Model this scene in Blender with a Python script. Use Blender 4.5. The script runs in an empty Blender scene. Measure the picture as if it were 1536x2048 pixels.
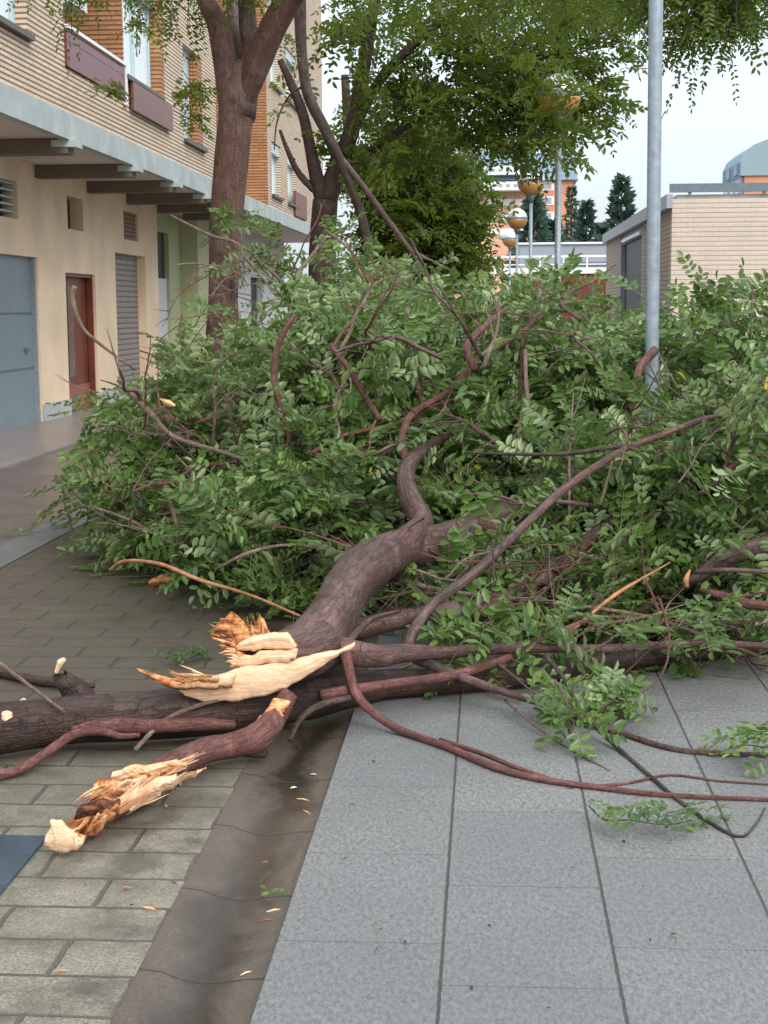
import bpy, math, random
import numpy as np
from mathutils import Matrix, Vector
R = math.radians
random.seed(7); rng = np.random.default_rng(11)
sc = bpy.context.scene; COL = sc.collection

# ------------------------------------------------------------------ camera
F = 3077.0; CH = 1.5; PITCH = 7.57; YAW = 3.9; ROLL = -0.4
cd = bpy.data.cameras.new('camera'); cam = bpy.data.objects.new('camera', cd); COL.objects.link(cam)
cd.sensor_fit = 'VERTICAL'; cd.sensor_height = 24; cd.lens = F / 2048 * 24
cd.clip_start = 0.05; cd.clip_end = 2000
CR = Matrix.Rotation(R(YAW), 4, 'Z') @ Matrix.Rotation(R(90 - PITCH), 4, 'X') @ Matrix.Rotation(R(ROLL), 4, 'Z')
cam.matrix_world = Matrix.Translation((0, 0, CH)) @ CR
sc.camera = cam
CR3 = np.array(CR.to_3x3())
def ray(px, py): return CR3 @ np.array([(px - 768) / F, -(py - 1024) / F, -1.0])
def W(px, py, Y):
    d = ray(px, py); return np.array([0, 0, CH]) + d * (Y / d[1])
def G(px, py, z=0.0):
    d = ray(px, py); return np.array([0, 0, CH]) + d * ((z - CH) / d[2])
def WX(px, py, X):
    d = ray(px, py); return np.array([0, 0, CH]) + d * (X / d[0])

# ------------------------------------------------------------------ light
SUN_EL, SUN_AZ = 38, 150
w = bpy.data.worlds.new('World'); sc.world = w; w.use_nodes = True
nt = w.node_tree; nt.nodes.clear()
sky = nt.nodes.new('ShaderNodeTexSky'); sky.sky_type = 'NISHITA'; sky.sun_disc = False
sky.sun_elevation = R(SUN_EL); sky.sun_rotation = R(SUN_AZ); sky.air_density = 1.0; sky.dust_density = 4.0; sky.ozone_density = 1.0
b1 = nt.nodes.new('ShaderNodeBackground'); b1.inputs[1].default_value = 0.05
b2 = nt.nodes.new('ShaderNodeBackground'); b2.inputs[0].default_value = (0.86, 0.945, 1.0, 1)
tcw = nt.nodes.new('ShaderNodeTexCoord'); sxw = nt.nodes.new('ShaderNodeSeparateXYZ'); mrw = nt.nodes.new('ShaderNodeMapRange')   # overcast sky: brighter overhead than at the horizon
nt.links.new(tcw.outputs['Generated'], sxw.inputs[0]); nt.links.new(sxw.outputs[2], mrw.inputs[0]); nt.links.new(mrw.outputs[0], b2.inputs[1])
for i_, q_ in enumerate((0.0, .85, .41, 1.18)): mrw.inputs[i_ + 1].default_value = q_
ad = nt.nodes.new('ShaderNodeAddShader'); ou = nt.nodes.new('ShaderNodeOutputWorld')
nt.links.new(sky.outputs[0], b1.inputs[0]); nt.links.new(b1.outputs[0], ad.inputs[0]); nt.links.new(b2.outputs[0], ad.inputs[1]); nt.links.new(ad.outputs[0], ou.inputs[0])
sl = bpy.data.lights.new('sun', 'SUN'); sl.energy = 0.9; sl.angle = R(25); sl.color = (1, .93, .84)
so = bpy.data.objects.new('sun', sl); COL.objects.link(so)
# sun direction: azimuth measured clockwise from +Y, matching the sky texture
sd = Vector((math.sin(R(SUN_AZ)) * math.cos(R(SUN_EL)), math.cos(R(SUN_AZ)) * math.cos(R(SUN_EL)), math.sin(R(SUN_EL))))
so.rotation_euler = (-sd).to_track_quat('-Z', 'Y').to_euler()
sc.view_settings.view_transform = 'Standard'; sc.view_settings.look = 'None'
sc.view_settings.exposure = 0.74; sc.view_settings.gamma = 1
sc.cycles.max_bounces = 6; sc.cycles.transparent_max_bounces = 8

# ------------------------------------------------------------------ materials
class NT:
    def __init__(s, name):
        s.m = bpy.data.materials.new(name); s.m.use_nodes = True; s.t = s.m.node_tree
        s.b = s.t.nodes['Principled BSDF']; s.o = s.t.nodes['Material Output']
    def n(s, k, **kw):
        x = s.t.nodes.new(k)
        for a, v in kw.items(): setattr(x, a, v)
        return x
    def put(s, sock, v):
        if isinstance(v, bpy.types.NodeSocket): s.t.links.new(v, sock)
        elif isinstance(v, (tuple, list)) and sock.type == 'RGBA' and len(v) == 3: sock.default_value = (*v, 1)
        else: sock.default_value = v
    def mt(s, op, a, b=0.0, c=0.0, clamp=False):
        x = s.n('ShaderNodeMath', operation=op, use_clamp=clamp)
        s.put(x.inputs[0], a); s.put(x.inputs[1], b); s.put(x.inputs[2], c); return x.outputs[0]
    def mix(s, f, a, b, mode='MIX'):
        x = s.n('ShaderNodeMix', data_type='RGBA', blend_type=mode)
        s.put(x.inputs[0], f); s.put(x.inputs[6], a); s.put(x.inputs[7], b); return x.outputs[2]
    def co(s, kind='Object'): return s.n('ShaderNodeTexCoord').outputs[kind]
    def mp(s, v, scale=(1, 1, 1), loc=(0, 0, 0), rot=(0, 0, 0)):
        x = s.n('ShaderNodeMapping'); s.put(x.inputs[0], v); x.inputs[1].default_value = loc; x.inputs[2].default_value = rot; x.inputs[3].default_value = scale; return x.outputs[0]
    def noise(s, v, scale, detail=3, rough=.55, dist=0.0):
        x = s.n('ShaderNodeTexNoise'); s.put(x.inputs['Vector'], v); x.inputs['Scale'].default_value = scale; x.inputs['Detail'].default_value = detail
        x.inputs['Roughness'].default_value = rough; x.inputs['Distortion'].default_value = dist; return x.outputs[0]
    def white(s, v):
        x = s.n('ShaderNodeTexWhiteNoise'); s.put(x.inputs[0], v); return x.outputs[0]
    def xyz(s, v): x = s.n('ShaderNodeSeparateXYZ'); s.put(x.inputs[0], v); return x.outputs
    def cmb(s, a, b, c=0.0):
        x = s.n('ShaderNodeCombineXYZ'); s.put(x.inputs[0], a); s.put(x.inputs[1], b); s.put(x.inputs[2], c); return x.outputs[0]
    def rng(s, v, a, b, c=0.0, d=1.0):
        x = s.n('ShaderNodeMapRange'); s.put(x.inputs[0], v)
        for i, q in enumerate((a, b, c, d)): x.inputs[i + 1].default_value = q
        return x.outputs[0]
    def line(s, v, period, width):   # 1 on a joint, 0 elsewhere, joint centred on multiples of period
        f = s.mt('FRACT', s.mt('DIVIDE', v, period)); f = s.mt('MULTIPLY', s.mt('MINIMUM', f, s.mt('SUBTRACT', 1.0, f)), period)
        return s.rng(f, width * .5, width * 1.0, 1.0, 0.0)
    def attr(s, name): return s.n('ShaderNodeAttribute', attribute_name=name).outputs['Fac']
    def bump(s, h, strength=.3, dist=.01):
        x = s.n('ShaderNodeBump'); x.inputs['Strength'].default_value = strength; x.inputs['Distance'].default_value = dist
        s.put(x.inputs['Height'], h); s.t.links.new(x.outputs[0], s.b.inputs['Normal'])
    def fin(s, col, rough=.7, metal=0.0, spec=.4):
        s.put(s.b.inputs['Base Color'], col); s.put(s.b.inputs['Roughness'], rough); s.put(s.b.inputs['Metallic'], metal)
        s.b.inputs['Specular IOR Level'].default_value = spec; return s.m

def plain(name, col, rough=.6, metal=0.0, var=.15, scale=6, bump=.0, spec=.4):
    n = NT(name); c = n.co(); a = n.noise(c, scale, 4)
    dk = tuple(x * (1 - var) for x in col); lt = tuple(min(1, x * (1 + var)) for x in col)
    if bump: n.bump(n.noise(c, scale * 12, 3), bump, .004)
    return n.fin(n.mix(n.rng(a, .3, .7), dk, lt), rough, metal, spec)

def m_plaza():
    n = NT('plaza_slabs'); c = n.co(); x, y, z = n.xyz(c)
    xo = n.mt('ADD', x, .105 + 4.0); row = n.mt('FLOOR', n.mt('DIVIDE', xo, .4))
    par = n.mt('MODULO', row, 2.0)
    yo = n.mt('ADD', n.mt('ADD', y, 6 - 3.865), n.mt('MULTIPLY', par, -.225))
    wob = n.mt('MULTIPLY', n.mt('SUBTRACT', n.noise(c, 30, 3), .5), .006)
    l1 = n.line(n.mt('ADD', xo, wob), .4, .0048); l2 = n.line(n.mt('ADD', yo, wob), .6, .0022)
    cell = n.white(n.cmb(row, n.mt('FLOOR', n.mt('DIVIDE', yo, .6))))
    fine = n.noise(c, 260, 2, .7); mid = n.noise(n.mp(c, (1, .45, 1), rot=(0, 0, .5)), 90, 3, .7); big = n.noise(c, 1.7, 4, .6)
    vo = n.n('ShaderNodeTexVoronoi'); n.put(vo.inputs['Vector'], c); vo.inputs['Scale'].default_value = 190
    g = n.mix(n.rng(n.mt('ADD', n.mt('MULTIPLY', fine, .4), n.mt('MULTIPLY', mid, .6)), .40, .60), (.066, .068, .068), (.285, .284, .270))
    g = n.mix(.35, g, n.mix(vo.outputs['Color'], (.07, .075, .08), (.31, .305, .285)))
    g = n.mix(n.rng(big, .3, .7), n.mix(.32, g, (.09, .09, .085)), g); st = n.noise(n.mp(c, loc=(4, 9, 0)), 4.5, 5, .7, .5); g = n.mix(n.mt('MULTIPLY', n.rng(st, .58, .7), .28), g, (.08, .085, .07))
    g = n.mix(n.mt('MULTIPLY', cell, .34), g, (.12, .125, .13))
    # dark chewing-gum like spots
    v2 = n.n('ShaderNodeTexVoronoi'); n.put(v2.inputs['Vector'], c); v2.inputs['Scale'].default_value = 3.3
    sp = n.mt('MULTIPLY', n.rng(n.mt('ADD', v2.outputs['Distance'], n.mt('MULTIPLY', n.noise(c, 60), .05)), .055, .075, 1, 0), n.mt('GREATER_THAN', n.xyz(v2.outputs['Color'])[0], .45))
    g = n.mix(n.mt('MULTIPLY', sp, .75), g, (.06, .065, .065))
    g = n.mix(n.mt('MULTIPLY', l2, .62), g, (.05, .05, .05)); g = n.mix(n.mt('MULTIPLY', l1, n.rng(mid, .3, .6, .6, .95)), g, (.035, .033, .028))
    h = n.mt('SUBTRACT', n.mt('ADD', mid, n.mt('MULTIPLY', fine, .5)), n.mt('ADD', n.mt('MULTIPLY', l1, 3), l2)); n.bump(h, .55, .004)
    return n.fin(g, n.rng(big, .3, .7, .5, .72), spec=.4)

def m_pavers():
    n = NT('block_pavers'); c = n.co(); x, y, z = n.xyz(c)
    wob = n.mt('MULTIPLY', n.mt('SUBTRACT', n.noise(c, 9, 3), .5), .02)
    yo = n.mt('ADD', n.mt('ADD', y, 10 - 3.88), wob); row = n.mt('FLOOR', n.mt('DIVIDE', yo, .2)); par = n.mt('MODULO', row, 2.0)
    xo = n.mt('ADD', n.mt('ADD', n.mt('ADD', x, 20.8), n.mt('MULTIPLY', par, .2)), wob)
    l1 = n.line(yo, .2, .0085); l2 = n.line(xo, .4, .0085); ln = n.mt('MAXIMUM', l1, l2)
    cell = n.white(n.cmb(row, n.mt('FLOOR', n.mt('DIVIDE', xo, .4))))
    a = n.noise(c, 150, 3, .7); b = n.noise(c, 5, 5, .65, .3); d = n.noise(c, 1.1, 4, .6)
    g = n.mix(n.rng(a, .3, .7), (.085, .075, .054), (.33, .305, .24))
    g = n.mix(n.mt('MULTIPLY', cell, .3), g, (.17, .16, .12))
    g = n.mix(n.mt('MULTIPLY', n.rng(b, .42, .68), .75), g, (.065, .058, .042))
    far = n.rng(y, 4.0, 5.6)     # trampled mud left where the tree was dragged
    g = n.mix(n.mt('MULTIPLY', far, n.rng(d, .2, .6, .7, .92)), g, (.062, .048, .034))
    g = n.mix(n.mt('MULTIPLY', ln, n.rng(b, .3, .6, .9, .45)), g, (.032, .028, .020)); g = n.mix(n.mt('MULTIPLY', n.rng(n.noise(n.mp(c, loc=(5, 2, 0)), 3.2, 4, .65, .6), .55, .66), .65), g, (.055, .048, .035))
    n.bump(n.mt('SUBTRACT', n.mt('ADD', n.mt('MULTIPLY', a, .4), b), n.mt('MULTIPLY', ln, 2.5)), .6, .006)
    return n.fin(g, n.rng(d, .35, .65, .38, .62), spec=.45)

def m_gutter():
    n = NT('gutter_concrete'); c = n.co(); x, y, z = n.xyz(c)
    l = n.line(n.mt('ADD', n.mt('ADD', y, 10 - 3.83), n.mt('MULTIPLY', n.mt('SUBTRACT', n.noise(c, 8), .5), .015)), .5, .006)
    a = n.noise(c, 120, 3, .7); b = n.noise(c, 6, 5, .6); e = n.noise(n.mp(c, (1, .5, 1)), 5, 4, .6, .6)
    g = n.mix(n.rng(a, .3, .7), (.060, .044, .031), (.140, .106, .080)); g = n.mix(n.rng(b, .35, .65), g, n.mix(.5, g, (.06, .05, .04)))
    st = n.mt('ABSOLUTE', n.mt('SUBTRACT', n.mt('ADD', x, .64), n.mt('MULTIPLY', n.mt('SUBTRACT', e, .5), .28)))
    st = n.rng(n.mt('ADD', st, n.mt('MULTIPLY', n.mt('SUBTRACT', n.noise(c, 14, 4, .7), .5), .05)), .02, .10, 1, 0)
    g = n.mix(n.mt('MULTIPLY', st, .86), g, (.018, .015, .010)); g = n.mix(n.mt('MULTIPLY', l, .85), g, (.02, .018, .012))
    n.bump(n.mt('SUBTRACT', a, n.mt('MULTIPLY', l, 2)), .35, .004)
    return n.fin(g, n.mt('SUBTRACT', .5, n.mt('MULTIPLY', st, .22)), spec=.5)

def m_brick(name, c1, c2, joint, axis='y', ph=.056, jw=.013):
    n = NT(name); c = n.co(); x, y, z = n.xyz(c); u = y if axis == 'y' else x
    row = n.mt('FLOOR', n.mt('DIVIDE', z, ph)); uo = n.mt('ADD', n.mt('ADD', u, 50.0), n.mt('MULTIPLY', n.mt('MODULO', row, 2.0), .12))
    l1 = n.line(z, ph, jw); l2 = n.line(uo, .24, .008)
    cell = n.white(n.cmb(row, n.mt('FLOOR', n.mt('DIVIDE', uo, .24)))); a = n.noise(c, 40, 4); b = n.noise(c, .9, 4)
    g = n.mix(cell, c1, c2); g = n.mix(n.mt('MULTIPLY', a, .35), g, tuple(q * .5 for q in c1))
    g = n.mix(n.mt('MULTIPLY', n.rng(b, .45, .75), .3), g, tuple(q * .55 for q in c1))
    g = n.mix(n.mt('MULTIPLY', l2, .4), g, joint); g = n.mix(n.mt('MULTIPLY', l1, .9), g, joint)
    n.bump(n.mt('SUBTRACT', n.mt('MULTIPLY', a, .4), n.mt('ADD', l1, n.mt('MULTIPLY', l2, .5))), .8, .012)
    return n.fin(g, .8, spec=.3)

def m_bark(name, c1, c2, c3, wet=.45, sc_=1.0):
    n = NT(name); c = n.n('ShaderNodeAttribute', attribute_name='bk').outputs['Vector']; a = n.noise(n.mp(c, (1, 1, .5)), 9 * sc_, 5, .65, .4); b = n.noise(c, 55 * sc_, 4, .7); d = n.noise(n.mp(c, (1, 1, 1), loc=(3, 3, 3)), 3 * sc_, 3)
    ri = n.noise(n.mp(c, (1, 1, 3.2)), 22 * sc_, 4, .65, .8); fi = n.mt('ABSOLUTE', n.mt('SUBTRACT', n.noise(n.mp(c, (1, 1, .16)), 34 * sc_, 4, .6, .4), .5)); fi = n.rng(fi, .0, .055, 1, 0)
    tr_ = n.mt('MULTIPLY', n.rng(n.mt('ABSOLUTE', n.mt('SUBTRACT', n.noise(n.mp(c, (.35, .35, 1.0), loc=(2, 2, 2)), 13 * sc_, 3, .55, .3), .5)), 0, .012, 1, 0), n.rng(n.noise(n.mp(c, loc=(1, 5, 3)), 14 * sc_, 2), .5, .58))
    g = n.mix(n.rng(a, .3, .7), c1, c2); g = n.mix(n.mt('MULTIPLY', n.rng(d, .45, .7), .6), g, c3)
    g = n.mix(n.mt('MULTIPLY', n.rng(b, .45, .75), .5), g, tuple(q * .35 for q in c1))
    big = n.noise(n.mp(c, (1, 1, 1), loc=(7, 1, 2)), 5 * sc_, 5, .7, .8); g = n.mix(n.mt('MULTIPLY', n.rng(big, .54, .62), .45), g, tuple(min(1, q * 1.4 + .015) for q in c2)); g = n.mix(n.mt('MULTIPLY', fi, .42), g, tuple(q * .35 for q in c1)); g = n.mix(n.mt('MULTIPLY', tr_, .7), g, tuple(q * .3 for q in c1)); g = n.mix(n.mt('MULTIPLY', n.rng(big, .36, .44, 1, 0), .65), g, tuple(q * .4 for q in c1))
    g = n.mix(n.mt('MULTIPLY', n.rng(ri, .58, .72), .28), g, tuple(q * .3 for q in c1))
    n.bump(n.mt('ADD', n.mt('ADD', a, n.mt('MULTIPLY', b, .6)), n.mt('SUBTRACT', n.mt('MULTIPLY', n.rng(ri, .5, .7, 1, 0), .25), n.mt('ADD', n.mt('MULTIPLY', fi, .42), n.mt('MULTIPLY', tr_, .5)))), .65, .012); return n.fin(g, wet, spec=.35)

def m_leaf(name, top1, top2, under, yellow, rough=.42, trans=.3):
    n = NT(name); v = n.attr('v'); geo = n.n('ShaderNodeNewGeometry'); c = n.co()
    t = n.mix(v, top1, top2); t = n.mix(n.mt('GREATER_THAN', v, .965), t, yellow)
    t = n.mix(n.mt('MULTIPLY', n.noise(c, 3.0, 2), .35), t, top1)
    col = n.mix(geo.outputs['Backfacing'], t, n.mix(n.mt('MULTIPLY', v, .6), under, top2))
    n.fin(col, rough, spec=.45)
    tr = n.n('ShaderNodeBsdfTranslucent'); n.put(tr.inputs[0], n.mix(.5, t, tuple(min(1, q * 1.8) for q in top2)))
    ms = n.n('ShaderNodeMixShader'); ms.inputs[0].default_value = trans
    n.t.links.new(n.b.outputs[0], ms.inputs[1]); n.t.links.new(tr.outputs[0], ms.inputs[2]); n.t.links.new(ms.outputs[0], n.o.inputs[0]); return n.m

def m_torn():
    n = NT('torn_wood'); c = n.co(); v = n.attr('v')
    s = n.noise(n.mp(c, (1, 3, 9), rot=(0, .35, 0)), 8, 5, .7, .3); b = n.noise(c, 22, 3, .6)
    k = n.mt('ADD', v, n.mt('MULTIPLY', n.mt('SUBTRACT', s, .5), 1.1)); k = n.mt('ADD', k, n.mt('MULTIPLY', n.mt('SUBTRACT', b, .5), .5))
    r = n.n('ShaderNodeValToRGB'); n.put(r.inputs[0], k); e = r.color_ramp; e.elements[0].position = .0; e.elements[0].color = (.82, .57, .38, 1)
    e.elements[1].position = 1; e.elements[1].color = (.02, .010, .007, 1)
    for p, q in ((.12, (.70, .45, .28, 1)), (.22, (.81, .56, .37, 1)), (.38, (.70, .42, .23, 1)), (.52, (.60, .28, .11, 1)), (.66, (.36, .12, .035, 1)), (.82, (.11, .04, .02, 1))):
        x = e.elements.new(p); x.color = q
    n.bump(n.mt('ADD', s, n.mt('MULTIPLY', b, .5)), .9, .009); return n.fin(r.outputs[0], .62, spec=.25)

def m_shutter(name, col, per, jw=.02, rough=.5):
    n = NT(name); c = n.co(); x, y, z = n.xyz(c); l = n.line(z, per, jw); a = n.noise(c, 3, 3)
    g = n.mix(n.rng(a, .3, .7), tuple(q * .85 for q in col), col); g = n.mix(n.mt('MULTIPLY', l, .7), g, tuple(q * .3 for q in col))
    n.bump(n.mt('SUBTRACT', 0.0, l), .7, .01); return n.fin(g, rough)

def m_glass(name, col=(.12, .15, .17), rough=.08):
    n = NT(name); return n.fin(n.mix(n.rng(n.noise(n.co(), 1.3, 2), .35, .65), tuple(q * .7 for q in col), col), rough, spec=.8)

M = {}
M['plaza'] = m_plaza(); M['pavers'] = m_pavers(); M['gutter'] = m_gutter()
M['asphalt'] = plain('asphalt_wet', (.125, .092, .075), .32, var=.25, scale=3, bump=.25, spec=.5)
M['sidewalk'] = plain('sidewalk_slab', (.24, .20, .185), .35, var=.18, scale=2, bump=.15, spec=.5)
M['kerb'] = plain('kerb_stone', (.13, .13, .135), .45, var=.15, scale=8, bump=.2)
M['earth'] = plain('ground_far', (.16, .16, .15), .8, var=.2, scale=.3)
M['brick'] = m_brick('cream_brick', (.68, .53, .39), (.78, .64, .50), (.17, .12, .09))
M['brickx'] = m_brick('orange_brick', (.40, .19, .09), (.54, .30, .16), (.16, .085, .05), 'x', .06, .014)
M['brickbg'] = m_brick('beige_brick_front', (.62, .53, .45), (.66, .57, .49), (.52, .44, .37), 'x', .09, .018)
M['brickbs'] = m_brick('beige_brick_side_shaded', (.42, .34, .28), (.47, .39, .32), (.32, .26, .22), 'y', .09, .018)  # darker copy of the front brick; the side's shade is put into the colour
M['brickfar'] = plain('far_orange_wall', (.56, .25, .15), .8, var=.12, scale=.6)
M['plaster'] = plain('cream_plaster', (.74, .58, .42), .75, var=.12, scale=1.3, bump=.15)
M['soffit'] = plain('soffit_plaster', (.62, .54, .45), .8, var=.08, scale=1.5)
M['green_wall'] = plain('green_plaster', (.42, .46, .27), .75, var=.08, scale=1.5)
M['white_wall'] = plain('white_plaster', (.52, .53, .54), .75, var=.06, scale=1.5)
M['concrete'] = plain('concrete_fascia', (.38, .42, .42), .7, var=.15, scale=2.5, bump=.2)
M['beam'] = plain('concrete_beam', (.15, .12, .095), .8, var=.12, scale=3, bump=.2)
M['garage'] = plain('blue_grey_metal', (.185, .245, .285), .35, var=.05, scale=2)
M['reddoor'] = plain('red_brown_door', (.17, .05, .03), .35, var=.2, scale=3)
M['rolls'] = m_shutter('grey_roller', (.30, .27, .25), .09)
M['whitepanel'] = plain('white_panel', (.62, .62, .66), .4, var=.04)
M['dark'] = plain('dark_void', (.035, .028, .022), .7)
M['brownvent'] = m_shutter('brown_vent', (.30, .19, .12), .07, .02, .7)
M['blind'] = m_shutter('window_blind', (.62, .68, .70), .06, .01)
M['frame'] = plain('window_frame', (.45, .60, .64), .35, var=.05)
M['curtain'] = plain('curtain_white', (.72, .78, .82), .6, var=.06, scale=12)
M['glass'] = m_glass('window_glass', (.34, .47, .54), .06)
M['glassd'] = m_glass('dark_glass', (.02, .035, .045), .45)
M['glassd'].node_tree.nodes['Principled BSDF'].inputs['Specular IOR Level'].default_value = .2
M['sill'] = plain('dark_sill', (.09, .085, .07), .5)
M['burg'] = m_shutter('burgundy_panel', (.17, .035, .05), .5, .01, .35)
M['burg2'] = plain('burgundy_brown_panel', (.16, .055, .04), .4, var=.1)
M['whitemetal'] = plain('white_metal', (.75, .77, .80), .35, var=.04)
M['steel'] = plain('galvanised_steel', (.26, .31, .36), .5, .25, var=.18, scale=25, bump=.1)
M['steeld'] = plain('dark_steel', (.14, .18, .21), .5, .3, var=.15, scale=10)
M['greybox'] = plain('grey_cladding', (.30, .33, .38), .5, var=.04)
M['redwall'] = plain('dark_red_wall', (.15, .022, .02), .6, var=.08, scale=.8)
M['slate'] = plain('slate_roof', (.16, .23, .29), .5, var=.15, scale=.5)
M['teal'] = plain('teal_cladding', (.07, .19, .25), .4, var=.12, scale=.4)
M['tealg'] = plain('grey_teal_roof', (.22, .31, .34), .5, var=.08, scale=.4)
M['amber'] = plain('amber_globe_half', (.40, .20, .055), .25, var=.08, scale=3, spec=.6)
M['clear'] = plain('clear_globe_half', (.50, .55, .58), .08, .45, var=.1, scale=3, spec=.8)
M['green_sign'] = plain('green_sign', (.0, .30, .12), .4, var=.05)
M['blueplate'] = plain('blue_grey_plate', (.032, .055, .075), .35, var=.35, scale=9, spec=.5)
M['bark'] = m_bark('bark_wet', (.085, .048, .043), (.135, .082, .076), (.165, .070, .058), .40)
M['barkd'] = m_bark('bark_dark', (.040, .026, .020), (.085, .058, .048), (.06, .035, .027), .55)
M['barks'] = m_bark('bark_standing', (.098, .052, .040), (.145, .080, .064), (.17, .125, .11), .6, .8)
M['barkl'] = m_bark('bark_light', (.17, .115, .09), (.24, .175, .14), (.26, .15, .10), .6, 2)
M['barkr'] = m_bark('bark_red', (.14, .052, .044), (.205, .085, .075), (.11, .055, .048), .5, 2)
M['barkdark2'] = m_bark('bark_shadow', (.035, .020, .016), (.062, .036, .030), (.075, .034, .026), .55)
M['peel'] = plain('peeled_orange_wood', (.36, .165, .085), .5, var=.45, scale=14, bump=.2)
M['torn'] = m_torn()
M['leaf'] = m_leaf('leaf_fallen', (.018, .056, .007), (.165, .262, .055), (.32, .385, .225), (.32, .33, .035), .30, .20)
M['leafold'] = m_leaf('leaf_standing', (.014, .036, .006), (.135, .190, .014), (.10, .16, .035), (.34, .33, .02), .5, .45)
M['leafyel'] = m_leaf('leaf_yellow', (.32, .25, .02), (.42, .30, .03), (.4, .33, .08), (.5, .3, .02), .5, .3)
M['conif'] = m_leaf('conifer_needles', (.035, .075, .060), (.075, .135, .095), (.06, .11, .08), (.07, .12, .07), .7, .15)

# ------------------------------------------------------------------ mesh building
class MB:
    def __init__(s): s.v = []; s.f = []; s.a = []; s.w = []; s.n = 0
    def add(s, v, f, val=0.0, w=None):
        v = np.asarray(v, float).reshape(-1, 3); s.v.append(v); s.w.append(v if w is None else w)
        s.f.extend([tuple(int(i) + s.n for i in q) for q in f])
        s.a.append(np.full(len(v), val) if np.isscalar(val) else np.asarray(val, float)); s.n += len(v); return s
    def box(s, x0, x1, y0, y1, z0, z1):
        v = [(x, y, z) for x in (x0, x1) for y in (y0, y1) for z in (z0, z1)]
        return s.add(v, [(0, 1, 3, 2), (4, 6, 7, 5), (0, 4, 5, 1), (2, 3, 7, 6), (0, 2, 6, 4), (1, 5, 7, 3)])
    def tube(s, P, rad, sides=10, wob=0.0, cap=True, sub=4, val=0.0, jag=0.0):
        P = np.asarray(P, float); rad = np.asarray(rad, float) * np.ones(len(P))
        if sub > 1 and len(P) > 2:
            Q = []; rr = []; E = np.vstack([2 * P[0] - P[1], P, 2 * P[-1] - P[-2]]); re = np.r_[rad[0], rad, rad[-1]]
            for i in range(len(P) - 1):
                for k in range(sub):
                    t = k / sub; a, b, c, d = E[i:i + 4]
                    Q.append(.5 * ((2 * b) + (c - a) * t + (2 * a - 5 * b + 4 * c - d) * t * t + (3 * b - a - 3 * c + d) * t ** 3)); rr.append(rad[i] * (1 - t) + rad[i + 1] * t)
            Q.append(P[-1]); rr.append(rad[-1]); P = np.array(Q); rad = np.array(rr)
        n = len(P); T = np.gradient(P, axis=0); T /= np.linalg.norm(T, axis=1)[:, None] + 1e-9
        u = np.cross(T[0], (0.3, 0.2, 1.0)); u /= np.linalg.norm(u); vs = []; an = np.arange(sides) * 2 * math.pi / sides
        ph = rng.random(3) * 6
        for i in range(n):
            u = u - T[i] * np.dot(u, T[i]); u /= np.linalg.norm(u) + 1e-9; w_ = np.cross(T[i], u)
            r = rad[i] * (1 + wob * (np.sin(an * 2 + ph[0] + i * .5) * .5 + np.sin(an * 3 + ph[1] - i * .37) * .4 + (rng.random(sides) - .5) * .7))
            ring = P[i] + np.outer(np.cos(an) * r, u) + np.outer(np.sin(an) * r, w_)
            if jag and i == n - 1: ring += T[i] * (rng.random(sides)[:, None]) * jag
            vs.append(ring)
        V = np.vstack(vs); ln_ = np.r_[0, np.cumsum(np.linalg.norm(np.diff(P, axis=0), axis=1))]; o_ = rng.random(3) * 9
        wv = np.concatenate([np.stack([np.cos(an) * rad[i] + o_[0], np.sin(an) * rad[i] + o_[1], np.full(sides, ln_[i] + o_[2])], 1) for i in range(n)])
        f = [(i * sides + j, i * sides + (j + 1) % sides, (i + 1) * sides + (j + 1) % sides, (i + 1) * sides + j) for i in range(n - 1) for j in range(sides)]
        if cap: f += [tuple(range(sides))[::-1], tuple((n - 1) * sides + j for j in range(sides))]
        return s.add(V, f, val, wv)
    def build(s, name, mat, parent=None, smooth=False, loc=None):
        me = bpy.data.meshes.new(name); V = np.vstack(s.v) if s.v else np.zeros((0, 3))
        o = bpy.data.objects.new(name, me); COL.objects.link(o)
        base = np.zeros(3)
        if parent is not None:
            o.parent = parent; p = parent
            while p is not None: base = base + np.array(p.location); p = p.parent
        if loc is not None: o.location = tuple(np.asarray(loc) - base); base = np.asarray(loc)
        V = V - base
        me.from_pydata(V.tolist(), [], s.f); me.update()
        at = me.attributes.new('v', 'FLOAT', 'POINT'); at.data.foreach_set('value', np.concatenate(s.a).astype(np.float32))
        at = me.attributes.new('bk', 'FLOAT_VECTOR', 'POINT'); at.data.foreach_set('vector', np.vstack(s.w).astype(np.float32).ravel())
        for m_ in (mat if isinstance(mat, (list, tuple)) else [mat]): me.materials.append(m_)
        if smooth: me.polygons.foreach_set('use_smooth', np.ones(len(me.polygons), bool))
        return o

def tag(o, label, cat, group=None, kind=None):
    if label: o['label'] = label
    if cat: o['category'] = cat
    if group: o['group'] = group
    if kind: o['kind'] = kind
    return o
def empty(name, loc):
    o = bpy.data.objects.new(name, None); COL.objects.link(o); o.location = tuple(loc); o.empty_display_size = .2; return o
def struct(name, mb, mat):
    o = mb.build(name, mat); o['kind'] = 'structure'; return o
def sheet(x0, x1, y0, y1, z): return MB().add([(x0, y0, z), (x1, y0, z), (x1, y1, z), (x0, y1, z)], [(0, 1, 2, 3)])
def box(*a): return MB().box(*a)
def unit(a): a = np.asarray(a, float); return a / (np.linalg.norm(a, axis=-1, keepdims=True) + 1e-9)

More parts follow.
